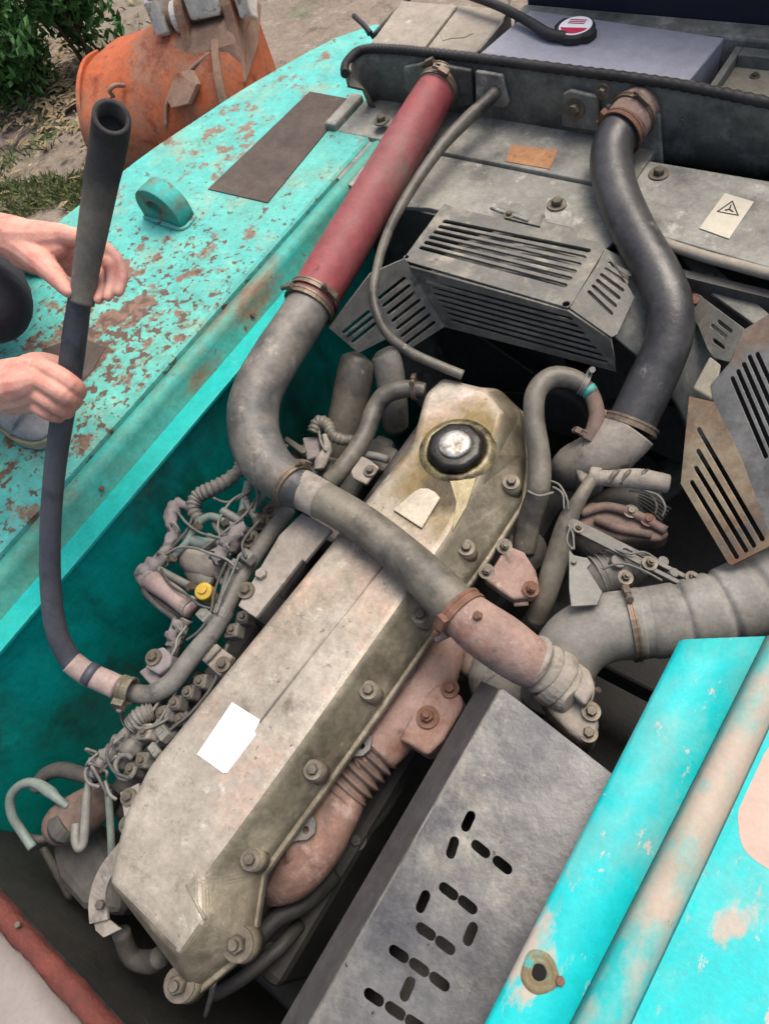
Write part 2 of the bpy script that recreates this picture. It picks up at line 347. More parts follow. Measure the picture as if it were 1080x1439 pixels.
def plate(outline, holes, o, u, v, t, bev=0.0008, extra=None):
    """flat sheet with real holes: 2-D outline and holes in the plane (o, u, v), thickness t"""
    cu = bpy.data.curves.new('plate', 'CURVE'); cu.dimensions = '2D'; cu.fill_mode = 'BOTH'; cu.extrude = t / 2; cu.bevel_depth = bev; cu.bevel_resolution = 1
    for lp in [outline] + holes:
        s = cu.splines.new('POLY'); s.points.add(len(lp) - 1)
        for p, q in zip(s.points, lp): p.co = (q[0], q[1], 0, 1)
        s.use_cyclic_u = True
    ob = bpy.data.objects.new('plate', cu); C.objects.link(ob)
    dg = bpy.context.evaluated_depsgraph_get(); dg.update()
    me = bpy.data.meshes.new_from_object(ob.evaluated_get(dg)); bpy.data.objects.remove(ob); bpy.data.curves.remove(cu)
    u = V(u).normalized(); n = u.cross(V(v)).normalized(); v = n.cross(u)
    m4 = Matrix((u, v, n)).transposed().to_4x4(); m4.translation = V(o); me.transform(m4); return me
def to2d(p, o, u, n):
    u = u.normalized(); v = n.cross(u); d = p - o; return (d.dot(u), d.dot(v))
def slot(a, b, r, k=5):
    a = V((a[0], a[1])); b = V((b[0], b[1])); d = (b - a); an = math.atan2(d.y, d.x); out = []
    for i in range(k + 1):
        t = an - math.pi / 2 + math.pi * i / k; out.append((b.x + r * math.cos(t), b.y + r * math.sin(t)))
    for i in range(k + 1):
        t = an + math.pi / 2 + math.pi * i / k; out.append((a.x + r * math.cos(t), a.y + r * math.sin(t)))
    return out
def bolt_mesh(r, washer=True, stud=False):
    bm = B()
    if washer: cyl(bm, (0, 0, 0), V((0, 0, 1)), r * 1.75, r * .3, 20)
    z = r * .3 if washer else 0
    h = [(r * math.cos(math.pi / 3 * i), r * math.sin(math.pi / 3 * i)) for i in range(6)]
    loft(bm, [[(x, y, z) for x, y in h], [(x, y, z + r * .75) for x, y in h], [(x * .86, y * .86, z + r * .95) for x, y in h]])
    if stud: cyl(bm, (0, 0, z + r * .9), V((0, 0, 1)), r * .5, r * .7, 10)
    return mesh(bm, 'bolt')
_bolts = {}
def bolt(parent, p, axis, r, m='bolt', washer=True, stud=False, name='bolt'):
    key = (round(r, 4), m, washer, stud)
    if key not in _bolts:
        _bolts[key] = bolt_mesh(r, washer, stud); _bolts[key].materials.append(MT[m])
    o = bpy.data.objects.new(name, _bolts[key]); C.objects.link(o)
    o.parent = parent; base = parent
    while base.parent is not None: base = base.parent
    if parent is base: o.matrix_parent_inverse = Matrix.Translation(-V(base.location))
    mm = frame_of(V(axis)).to_4x4() @ Matrix.Rotation(random.random() * 2, 4, 'Z'); mm.translation = V(p)
    o.location = mm.translation; o.rotation_euler = mm.to_euler(); return o
def clamp(parent, p, axis, r, wd=.014, side=None, m='clamp', name='clamp'):
    bm = B(); ax = V(axis).normalized(); s = p - ax * wd / 2; seg = 28
    fr = frame_of(ax)
    prof = [(r * .99, 0), (r + .0035, 0), (r + .0035, wd * .3), (r + .0022, wd * .36), (r + .0022, wd * .64), (r + .0035, wd * .7), (r + .0035, wd), (r * .99, wd)]
    vs = [[bm.verts.new(s + fr @ V((a * math.cos(2 * math.pi * k / seg), a * math.sin(2 * math.pi * k / seg), b))) for a, b in prof] for k in range(seg)]
    for k in range(seg):
        for i in range(len(prof)):
            j = (i + 1) % len(prof); bm.faces.new((vs[k][i], vs[k][j], vs[(k + 1) % seg][j], vs[(k + 1) % seg][i]))
    if side is None: side = (CAM - p)
    sd_ = (side - ax * side.dot(ax)).normalized(); tg = ax.cross(sd_)
    c = p + sd_ * (r + .007)
    obox(bm, c, tg, (wd * .9, .012, .024), up=sd_)
    cyl(bm, c + tg * .011, tg, .0045, .014, 10); cyl(bm, c + tg * .022, tg, .0065, .006, 6)
    return part(name, bm, m, parent)

# ================================================================== SETTING
GZ = -1.5
def ground():
    bm = B(); n = 90; x0, x1, y0, y1 = -9.5, -1.2, -1.5, 7.5
    g = [[bm.verts.new((x0 + (x1 - x0) * i / n, y0 + (y1 - y0) * j / n, 0)) for j in range(n + 1)] for i in range(n + 1)]
    for row in g:
        for v in row:
            e = min(v.co.x - x0, x1 - v.co.x, v.co.y - y0, y1 - v.co.y); k = min(1, e / .6)
            v.co.z = GZ + k * (.06 * noise.noise(v.co * 1.3) + .035 * noise.noise(v.co * 4) + .02 * noise.noise(v.co * 11) + .03)
    for i in range(n):
        for j in range(n): bm.faces.new((g[i][j], g[i + 1][j], g[i + 1][j + 1], g[i][j + 1]))
    S = 120.0
    o = [bm.verts.new((x, y, GZ - .02)) for x, y in ((-S, -S), (S, -S), (S, S), (-S, S))]
    bm.faces.new(o)
    tag(link('ground', mesh(bm), 'soil', smooth=True), kind='structure')
ground()

def leaf_cloud(bm, centre, rad, n, size, rnd, flat=1.0, up=.3):
    for _ in range(n):
        while True:
            d = V((rnd.uniform(-1, 1), rnd.uniform(-1, 1), rnd.uniform(-1, 1)))
            if .25 < d.length < 1: break
        p = V(centre) + V((d.x * rad[0], d.y * rad[1], d.z * rad[2]))
        p += V((noise.noise(p * 3), noise.noise(p * 3 + V((9, 0, 0))), 0)) * .1
        ax = V((rnd.gauss(0, 1), rnd.gauss(0, 1), rnd.gauss(up, .7))).normalized()
        u = ax.orthogonal().normalized(); u.rotate(Matrix.Rotation(rnd.random() * 6.3, 3, ax)); v = ax.cross(u)
        s = size * rnd.uniform(.6, 1.35)
        a, b, c_, d_ = p - u * s, p + v * s * .42 + ax * s * .1, p + u * s, p - v * s * .42 + ax * s * .1
        vs = [bm.verts.new(q) for q in (a, b, c_, d_)]
        bm.faces.new(vs[:3]); bm.faces.new((vs[0], vs[2], vs[3]))
def bushes():
    rnd = random.Random(3)
    data = [((10, 35), 1.0, (.75, .7, .75), 5200, 'dark green leafy bush filling the top left corner above the dead leaves', 'bush'),
            ((95, 10), .8, (.45, .5, .5), 2400, 'smaller green bush just right of the dark corner bush', 'bush')]
    for (px, py), h, rad, n, lab, cat in data:
        c = P(px, py, GZ + .45)
        t = thing('bush', lab, cat, (c.x, c.y, GZ), 'bushes behind the bucket')
        bm = B()
        for k in range(7):
            q = c + V((rnd.uniform(-.4, .4) * rad[0], rnd.uniform(-.4, .4) * rad[1], rnd.uniform(-.1, .3)))
            leaf_cloud(bm, q, (rad[0] * .55, rad[1] * .55, rad[2] * .6), n // 7, .045, rnd)
        part('crown', bm, 'leafgreen', t)['kind'] = 'stuff'
        bm = B()
        for k in range(9):
            q = V((c.x + rnd.uniform(-.1, .1), c.y + rnd.uniform(-.1, .1), GZ)); e = c + V((rnd.uniform(-.4, .4), rnd.uniform(-.4, .4), rnd.uniform(.1, .35)))
            tube(bm, [(q, .014), ((q + e) / 2 + V((.05, 0, .08)), .009), (e, .004)], 6, 3)
        part('trunk', bm, 'bark', t, True)
bushes()
def litter():
    rnd = random.Random(5); bm = B(); bg_ = B()
    def gz(p): return GZ + .05 + .05 * noise.noise(V((p.x, p.y, 0)) * 1.3)
    for _ in range(950):
        px, py = rnd.uniform(-10, 135), rnd.gauss(120, 45)
        if rnd.random() < .2: px, py = rnd.uniform(-30, 300), rnd.uniform(-20, 320)
        p = P(px, py, GZ + .04); p.z = gz(p) + rnd.uniform(.0, .03)
        a = rnd.random() * 6.3; u = V((math.cos(a), math.sin(a), rnd.uniform(-.25, .35))).normalized(); s = rnd.uniform(.025, .075) * (1.25 if rnd.random() < .2 else .8)
        v = V((-u.y, u.x, rnd.uniform(-.4, .4))).normalized(); n = u.cross(v)
        q = [p - u * s, p - u * s * .2 + v * s * .36 + n * s * .12, p + u * s, p - u * s * .2 - v * s * .36 + n * s * .12]
        vs = [bm.verts.new(x) for x in q]; bm.faces.new(vs[:3]); bm.faces.new((vs[0], vs[2], vs[3]))
    single('dead_leaves', bm, 'drylitter', 'pale dry leaves scattered over the ground left of the bucket', 'leaf litter', kind='stuff')
    for _ in range(5200):
        k = rnd.random()
        if k < .62: px, py = rnd.uniform(-30, 150), rnd.gauss(275, 32)
        elif k < .85: px, py = rnd.uniform(-20, 70), rnd.gauss(110, 40)
        else: px, py = rnd.uniform(-20, 260), rnd.uniform(0, 300)
        p = P(px, py, GZ + .04); p.z = gz(p) - .02
        if noise.noise(p * 2.4) < -.12: continue
        h = rnd.uniform(.03, .1); a = rnd.random() * 6.3; u = V((math.cos(a), math.sin(a), 0)); ln = V((rnd.gauss(0, .5), rnd.gauss(0, .5), 1)).normalized()
        b = [bg_.verts.new(x) for x in (p - u * .006, p + u * .006, p + ln * h * .6 + u * .004, p + ln * h + V((ln.x, ln.y, 0)) * h * .5)]
        bg_.faces.new(b[:3]); bg_.faces.new((b[0], b[2], b[3]))
    single('grass', bg_, 'grass', 'short olive grass on the ground beyond the counterweight', 'grass', kind='stuff')
litter()

# ------------------------------------------------------------------ bucket and its linkage
def bucket():
    o = P(262, 243, GZ); a = (P(335, 165, GZ) - P(95, 205, GZ)); a.z = 0; a.normalize(); b = V((-a.y, a.x, 0))
    if b.y < 0: b = -b
    t = thing('excavator_bucket', 'rusty orange digger bucket lying upside down on the bare ground', 'bucket', o)
    SB = .86
    def W(x, y, z): return o + (a * x + b * y + V((0, 0, z))) * SB
    W_ = 1.5
    prof = [(0, .0), (-.06, .2), (-.05, .38), (.04, .55), (.18, .68), (.38, .77), (.62, .80), (.88, .74)]
    pr = catmull([(y, z) for y, z in prof], 4)
    bm = B(); rows = []
    xs = [-.72, -.70, -.62, -.5, -.35, -.2, -.05, .1, .25, .45, .62, .70, .72]
    sc = [.80, .90, .97, 1, 1, 1, 1, 1, 1, 1, .985, .93, .86]
    for x, s in zip(xs, sc):
        k = max(0, min(1, (x + .45) / .6)); k = k * k * (3 - 2 * k)
        rows.append([bm.verts.new(W(x, .45 + (y - .45) * s, z * s * (1 + (.06 * k - .12 * (1 - k)) * max(0, (z - .3) / .5))) + V((noise.noise(V((x * 3, y * 3, z * 3))), 0, noise.noise(V((x * 3 + 9, y * 3, z * 3)))) ) * .025) for y, z in pr])
    for i in range(len(rows) - 1):
        for k in range(len(pr) - 1): bm.faces.new((rows[i][k], rows[i + 1][k], rows[i + 1][k + 1], rows[i][k + 1]))
    sh = part('shell', bm, 'bucket', t, True)
    sm = sh.modifiers.new('thick', 'SOLIDIFY'); sm.thickness = .03
    for s in (-1, 1):
        pts = [W(s * .715, .45 + (y - .45) * .86, z * .86) for y, z in pr] + [W(s * .715, .85, .0)]
        part('side_plate', prism(B(), pts, a * (-.03 * s)), 'bucket', t, bevel=.006)
    for x in (.52,):
        bm = B(); pts = []
        kz = 1.24
        for y, z in pr: pts.append(W(x, y - .02, z * (1 + .06 * max(0, (z - .3) / .5)) + .02))
        inner = [W(x, y + .03, z * (1 + .06 * max(0, (z - .3) / .5)) - .03) for y, z in pr]
        n = len(pts); v0 = [bm.verts.new(p) for p in pts]; v1 = [bm.verts.new(p) for p in inner]
        v2 = [bm.verts.new(p + a * .05) for p in pts]; v3 = [bm.verts.new(p + a * .05) for p in inner]
        for i in range(n - 1):
            bm.faces.new((v0[i], v0[i + 1], v2[i + 1], v2[i])); bm.faces.new((v0[i], v1[i], v1[i + 1], v0[i + 1])); bm.faces.new((v2[i], v2[i + 1], v3[i + 1], v3[i]))
        part('wear_rib', bm, 'bucketear', t, bevel=.006)
    # raised weld seams on the right half of the back
    for pts in ([(.05, -.052, .42), (.12, .03, .56), (.3, .12, .67), (.5, .22, .73)], [(.06, -.09, .28), (.2, -.085, .2), (.4, -.08, .17)]):
        part('weld_seam', tube(B(), [(W(*p), .012) for p in pts], 8, 5), 'bucketear', t, True)
    part('patch_plate', prism(B(), [W(.14, -.02, .60), W(.24, .1, .70), W(.36, .1, .70), W(.40, .02, .64), W(.3, -.05, .55), W(.16, -.05, .54)], V((0, .03, -.02))), 'bucketear', t, bevel=.004)
    for x0 in (-.5, -.3): part('weld_seam', tube(B(), [(W(x0, -.06, .3), .01), (W(x0 + .03, -.02, .46), .012), (W(x0 + .1, .1, .58), .01), (W(x0 + .2, .2, .63), .008)], 8, 5), 'bucket', t, True)
    part('hook', tube(B(), [(W(-.32, .1, .62), .014), (W(-.3, .06, .68), .014), (W(-.25, .08, .70), .014), (W(-.22, .14, .66), .014)], 8, 5), 'bucketear', t, True)
    # ears: two thick plates rising to the pin
    def ear(x):
        out = [(.1, .55), (.2, .68), (.29, .84), (.35, .98), (.45, 1.02), (.56, .97), (.64, .88), (.8, .78), (.95, .66)]
        out = [(p[0], p[1]) for p in catmull(out, 4)] + [(.6, .55)]
        return prism(B(), [W(x, y, z) for y, z in out], a * .06)
    for x in (.30, .66): part('ear', ear(x), 'bucketear', t, bevel=.008)
    part('pin', cyl(B(), W(.12, .44, .9), a, .045, .6, 20), 'bucketear', t, True)
    part('pin_boss', cyl(B(), W(.25, .44, .9), a, .085, .06, 24, None, .045), 'armwhite', t, bevel=.006)
    bm = B(); loft(bm, [[W(.0, .18, .62), W(.36, .22, .74), W(.70, .22, .76), W(.74, .16, .62)], [W(.02, .3, .74), W(.36, .32, .84), W(.70, .32, .86), W(.74, .3, .74)], [W(.0, .66, .74), W(.36, .62, .84), W(.70, .62, .86), W(.74, .66, .74)]])
    part('saddle', bm, 'bucketear', t, bevel=.03, seg=4)
    # white arm end held by the pin
    q = thing('bucket_linkage', 'chipped white arm end joined to the orange bucket at the top edge', 'machine arm', W(0, .44, 1.05))
    bm = B(); prism(bm, [W(.40, .33, .9), W(.40, .45, .86), W(.40, .58, .92), W(.40, .95, 1.5), W(.40, .7, 1.7), W(.40, .36, 1.2)], a * .2)
    part('arm_end', bm, 'armwhite', q, bevel=.02, seg=3)
    for x in (.76, .10):
        bm = B(); prism(bm, [W(x, .33, .86), W(x, .44, .78), W(x, .58, .9), W(x + .05, 1.0, 1.6), W(x + .05, .85, 1.7), W(x, .36, 1.05)], a * .08)
        part('link_plate', bm, 'armwhite', q, bevel=.01)
bucket()

# ------------------------------------------------------------------ counterweight (left)
def counterweight():
    t = thing('counterweight', 'turquoise counterweight with rust patches along the left of the engine bay', 'counterweight', (-1.5, .5, -.75))
    # plan outline of top: inner edge x=-1.19, outer edge curves in towards the radiator
    def outer(y):
        pts = [(-1.6, -1.80), (-.6, -1.88), (.2, -1.93), (.74, -1.888), (1.07, -1.832), (1.4, -1.73), (1.68, -1.602), (1.78, -1.50)]
        for (a, b), (c, d) in zip(pts, pts[1:]):
            if a <= y <= c: return b + (d - b) * (y - a) / (c - a)
        return pts[-1][1]
    ys = [-1.6 + 3.38 * i / 40 for i in range(41)]
    bm = B(); rows = []
    for y in ys:
        xo = outer(y)
        rows.append([bm.verts.new(p) for p in ((xo - .05, y, -.9), (xo - .045, y, .045), (xo - .03, y, .082), (xo, y, .1), (xo + .2, y, .1), (-1.4, y, .1), (-1.2, y, .1), (-1.194, y, .094), (-1.19, y, .06), (-1.19, y, -.9))])
    for i in range(len(rows) - 1):
        for k in range(9): bm.faces.new((rows[i][k], rows[i][k + 1], rows[i + 1][k + 1], rows[i + 1][k]))
    bm.faces.new(rows[0][::-1]); bm.faces.new(rows[-1])
    o = part('body', bm, 'deck', t); autosmooth(o, 30)
    # rounded scuffed rail along the inner edge (separate pressed channel with a dark groove behind it)
    prof = [(-1.186, .03), (-1.186, .082), (-1.18, .094), (-1.166, .0985), (-1.15, .094), (-1.142, .08), (-1.136, .055), (-1.128, .046), (-1.122, .03)]
    bm = B(); rows = [[bm.verts.new((x, y, z)) for x, z in prof] for y in [-1.6 + 3.0 * i / 20 for i in range(21)]]
    for i in range(20):
        for k in range(len(prof) - 1): bm.faces.new((rows[i][k], rows[i][k + 1], rows[i + 1][k + 1], rows[i + 1][k]))
    bm.faces.new(rows[0][::-1]); bm.faces.new(rows[-1])
    o = part('edge_rail', bm, 'rail', t, True)
    bm = B(); box(bm, (-1.13, -1.6, .032), (-1.074, 1.32, .042)); part('flange', bm, 'strip', t, bevel=.002)
    bm = B(); box(bm, (-1.12, -1.6, -.9), (-1.1, 1.42, .031)); part('inner_wall', bm, 'wall', t)
    for y in (-.1, .42, .95): bolt(t, (-1.136, y - .25, .06), V((1, 0, .6)), .006, 'rustbolt', False)
    # anti-slip patches
    def pt(x, y): p = P(x, y, .1); return p
    part('antislip_patch', prism(B(), [P(435, 128, .103), P(495, 139, .103), P(376, 284, .103), P(292, 265, .103)], (0, 0, -.005)), 'grip', t)
    part('antislip_patch', prism(B(), [P(62, 490, .102), P(110, 472, .102), P(148, 488, .102), P(130, 520, .102), P(112, 540, .102), P(70, 528, .102)], (0, 0, -.004)), 'grip', t)
    # lifting lug with eye
    b0 = P(207, 304, .1); b1 = P(256, 322, .1); y0 = (b0.y + b1.y) / 2; x0, x1 = b0.x, b1.x; w2 = (x1 - x0) / 2; xc = (x0 + x1) / 2
    out = [(-w2, -.01), (w2, -.01), (w2, .03)] + [(w2 * math.cos(a), .035 + .06 * math.sin(a)) for a in [math.pi * i / 16 for i in range(1, 16)]] + [(-w2, .03)]
    hole = [(.03 * math.cos(2 * math.pi * i / 18) - .004, .046 + .022 * math.sin(2 * math.pi * i / 18)) for i in range(18)]
    me = plate(out, [hole], (xc, y0 + .024, .1), (1, 0, 0), (0, 0, 1), .048, .003)
    part('lifting_lug', me, 'rail', t)
    part('weld_bead', tube(B(), [(V((x0 - .004, y0 - .003, .102)), .006), (V((xc, y0 - .006, .103)), .008), (V((x1 + .004, y0 - .003, .102)), .006), (V((x1 + .004, y0 + .048, .102)), .006)], 8, 4), 'deck', t, True)
counterweight()

# ------------------------------------------------------------------ engine bay shell
def bay():
    t = thing('engine_bay_frame', 'dark greasy frame and floor deep under the engine', 'machine frame', (-.5, .3, -.85))
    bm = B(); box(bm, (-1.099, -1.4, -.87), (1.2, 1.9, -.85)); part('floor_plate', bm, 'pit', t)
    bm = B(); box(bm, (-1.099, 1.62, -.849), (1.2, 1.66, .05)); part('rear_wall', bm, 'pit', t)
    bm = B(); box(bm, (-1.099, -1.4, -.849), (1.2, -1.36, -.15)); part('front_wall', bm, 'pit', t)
    bm = B(); box(bm, (.62, -1.359, -.849), (.66, 1.619, .02)); part('side_wall', bm, 'wall', t)
    for y, z in ((-.3, -.6), (.5, -.62)):
        bm = B(); box(bm, (-1.098, y, z), (.619, y + .1, z + .1)); part('cross_member', bm, 'pit', t, bevel=.008)
    # red edged bulkhead in the near left corner
    q = thing('bulkhead', 'grey curved sheet with a rough red edge in the bottom left corner', 'bulkhead', (-.8, -.7, -.5))
    bm = B(); n = 14; rows = []
    for x in (-1.095, -.3):
        rows.append([bm.verts.new((x, -.5585 - .5 * i / n, -.098 + .10 * math.sin(math.pi * .75 * i / n))) for i in range(n + 1)])
    for i in range(n): bm.faces.new((rows[0][i], rows[1][i], rows[1][i + 1], rows[0][i + 1]))
    o = part('sheet', bm, 'greysheet', q, True); s = o.modifiers.new('t', 'SOLIDIFY'); s.thickness = .006
    bm = B(); rows = []; ns = 60
    for i in range(ns + 1):
        x = -1.096 + .8 * i / ns; jt = lambda k: .0035 * noise.noise(V((x * 60, k * 3.1, 0))) + .003 * noise.noise(V((x * 18, k, 5)))
        rows.append([bm.verts.new((x, y + jt(k), z + jt(k + 9))) for k, (y, z) in enumerate(((-.562, -.13), (-.561, -.092), (-.557, -.085), (-.548, -.080), (-.537, -.081), (-.529, -.087), (-.526, -.097), (-.529, -.115)))])
    for i in range(ns):
        for k in range(7): bm.faces.new((rows[i][k], rows[i][k + 1], rows[i + 1][k + 1], rows[i + 1][k]))
    part('edge_strip', bm, 'redframe', q, True)
    bm = B(); box(bm, (-1.096, -.556, -.8), (-.3, -.546, -.16)); part('front_sheet', bm, 'pit', q)
    bolt(q, P(26, 1300, -.078), V((0, .2, 1)), .006, 'bolt', False)
bay()

# ================================================================== RADIATOR GROUP (far end)
def radiator():
    t = thing('radiator', 'radiator top with sooty black channel and khaki tank behind the fan guard', 'radiator', (-.7, 1.5, -.8))
    LIPZ = .235
    lpx = [(486, 104), (486, 96), (489, 88), (500, 76), (517, 69), (560, 70), (600, 74), (677, 83), (810, 100), (944, 118), (1080, 145), (1300, 190), (1600, 250)]
    pth = []
    for x, y in lpx:
        p = P(x, y, LIPZ); pth.append((p.x, p.y, 1.43 if x < 505 else 1.452))
    pth = [tuple(c) for c in catmull(pth, 3)]
    bm = B(); a = []; b = []; c = []; d = []
    for x, yt, yb in pth:
        a.append(bm.verts.new((x, yt, LIPZ))); d.append(bm.verts.new((x, yt - .002, LIPZ - .03))); b.append(bm.verts.new((x, (yt + yb) / 2 + .006, .165))); c.append(bm.verts.new((x, yb, .07)))
    for i in range(len(pth) - 1):
        bm.faces.new((a[i], d[i], d[i + 1], a[i + 1])); bm.faces.new((d[i], b[i], b[i + 1], d[i + 1])); bm.faces.new((b[i], c[i], c[i + 1], b[i + 1]))
    o = part('channel_wall', bm, 'channel', t); autosmooth(o, 25); s = o.modifiers.new('t', 'SOLIDIFY'); s.thickness = .006; s.offset = 0
    bm = B(); fine_p = catmull(pth, 12); tube(bm, [(V((x, yt - .003, LIPZ + .003)), .0105 + .0012 * math.sin(i * 1.57)) for i, (x, yt, yb) in enumerate(fine_p)], 10, 1)
    part('rubber_lip', bm, 'black', t, True)
    bm = B(); tube(bm, [(V((x, yt + .012, LIPZ - .002)), .007) for x, yt, yb in pth], 8, 2); part('lip_bead', bm, 'channel', t, True)
    for q_ in (((520, 60), (596, 66), (643, 6), (564, 0)), ((600, 66), (669, 73), (718, 13), (646, 6))):
        part('tank_top', prism(B(), [P(x, y, .231) for x, y in q_], (0, 0, -.1)), 'tank', t, bevel=.004)
    def hy(px, py, y):
        r_ = ray(px, py); return CAM + r_ * ((y - CAM.y) / r_.y)
    for q_, m_ in ((((566, 94), (600, 88), (660, 99), (664, 147), (640, 152), (585, 140), (570, 128)), 'channel'), (((667, 100), (704, 106), (714, 146), (708, 152), (668, 148)), 'shroud'), (((790, 132), (800, 127), (838, 136), (842, 186), (788, 178)), 'channel'), (((850, 148), (926, 163), (930, 232), (918, 238), (852, 222)), 'channel')):
        o = part('port_plate', prism(B(), [hy(x, y, 1.4375) for x, y in q_], (0, .012, 0)), m_, t, bevel=.004, seg=3)
    for px, py, r_ in ((808, 152, .013), (846, 128, .009), (958, 168, .004), (806, 205, .004)):
        bolt(t, hy(px, py, 1.437), V((0, -1, .15)), r_, 'bolt')
    p = P(618, 120, .172); part('inlet_neck', cyl(B(), p + V((-.012, .03, .004)), V((.3, -1, -.1)), .047, .035, 28), 'clamp', t, True)
    p = P(890, 158, .165); part('outlet_neck', cyl(B(), p + V((.006, .03, .004)), V((-.1, -1, -.1)), .04, .04, 28), 'clamp', t, True)
    # core below the channel
    bm = B(); box(bm, (-1.3, 1.47, -.8), (.5, 1.53, .068)); part('core', bm, 'deep', t)
    # orange label sits on the shroud (part of shroud thing) ; side latch rod
    part('latch_rod', tube(B(), [(P(497, 22, .2), .007), (P(512, 36, .22), .007), (P(520, 47, .21), .009)], 8, 4), 'black', t, True)
    part('latch_rod', tube(B(), [(P(522, 52, .2), .006), (P(560, 12, .22), .006), (P(585, -12, .22), .006)], 8, 4), 'black', t, True)
    part('scuff_mark', prism(B(), [P(618, 46, .2325), P(628, 41, .2325), P(640, 42, .2325), P(656, 39, .2325), P(664, 46, .2325), P(652, 52, .2325), P(634, 53, .2325), P(622, 56, .2325)], (0, 0, -.0015)), 'cream', t)  # pale scratchy scuff on the tank top
    # blue grey cover box with cap
    q = thing('cover_box', 'smooth blue grey sheet cover carrying the radiator cap', 'cover', (-.7, 1.63, .12))
    A = [P(674, 74, .238), P(966, 115, .238), P(1018, 52, .238), P(745, 13, .238)]
    part('cover_sheet', prism(B(), A, (0, 0, -.1)), 'bluecover', q, bevel=.004)
    k = q
    c = P(808, 48, .24)
    bm = B(); pts = []
    for i in range(32):
        a_ = 2 * math.pi * i / 32; r_ = .044 + (.008 if math.cos(a_ * 2 + .6) > .8 else 0); pts.append((r_ * math.cos(a_), r_ * math.sin(a_)))
    loft(bm, [[c + V((x, y, 0)) for x, y in pts], [c + V((x, y, .014)) for x, y in pts], [c + V((x * .92, y * .92, .018)) for x, y in pts]])
    capb = part('pressure_cap', bm, 'black', k, label='round black cap with red and white label')
    bm = B(); cyl(bm, c + V((0, 0, .0175)), V((0, 0, 1)), .037, .002, 32); lab = part('cap_label', bm, 'white', capb)
    # red lower half of the round label
    out = [(.033 * math.cos(a_), .033 * math.sin(a_)) for a_ in [math.pi + .35 + (math.pi * .78) * i / 14 for i in range(15)]]
    part('red_print', plate(out, [], c + V((0, 0, .0205)), (1, .1, 0), (-.1, 1, 0), .0008, 0), 'redink', capb)
    for yy in (.006, .013, .02):
        part('print_line', plate([(-.02, yy), (.018, yy), (.018, yy + .0022), (-.02, yy + .0022)], [], c + V((0, 0, .0204)), (1, .1, 0), (-.1, 1, 0), .0008, 0), 'redink', capb)
    single('overflow_hose', tube(B(), [(P(640, -14, .265), .010), (P(700, 8, .262), .010), (P(742, 30, .258), .011), (P(770, 47, .252), .012), (P(795, 52, .25), .012)], 12, 6), 'black', 'short black hose leading from the top edge to the radiator cap', 'hose', smooth=True)
    single('wire', tube(B(), [(P(672, 72, .243), .0028), (P(700, 38, .242), .0028), (P(712, 20, .246), .0032), (P(716, -6, .26), .003)], 6, 6), 'paletube', 'thin pale wire along the edge of the blue grey cover', 'wire', smooth=True)
    # khaki recess to the right
    q = thing('air_conditioner_condenser', 'pale khaki panel in a black frame at the right edge beside the blue grey cover', 'panel', (-.3, 1.62, .1))
    bm = B(); box(bm, (-.405, 1.47, .12), (.3, 1.62, .19)); part('panel', bm, 'cream', q)
    bm = B(); box(bm, (-.42, 1.47, .12), (-.4055, 1.65, .215)); part('frame_side', bm, 'channel', q, bevel=.002)
    bm = B(); box(bm, (-.405, 1.6205, .12), (.3, 1.65, .215)); part('frame_back', bm, 'channel', q, bevel=.002)
    bolt(q, P(1060, 107, .19), V((0, 0, 1)), .006, 'bolt', True)
    bm = B(); box(bm, (-.96, 1.662, .1), (1.1, 1.72, .225)); single('cross_rail', bm, 'channel', 'dusty dark rail running along the foot of the navy panel', 'rail', bevel=.006)
    bm = B(); box(bm, (-.955, 1.722, .12), (1.1, 1.75, .8)); single('rear_panel', bm, 'navy', 'flat dark navy panel standing at the top right behind the radiator', 'panel', bevel=.006)
radiator()

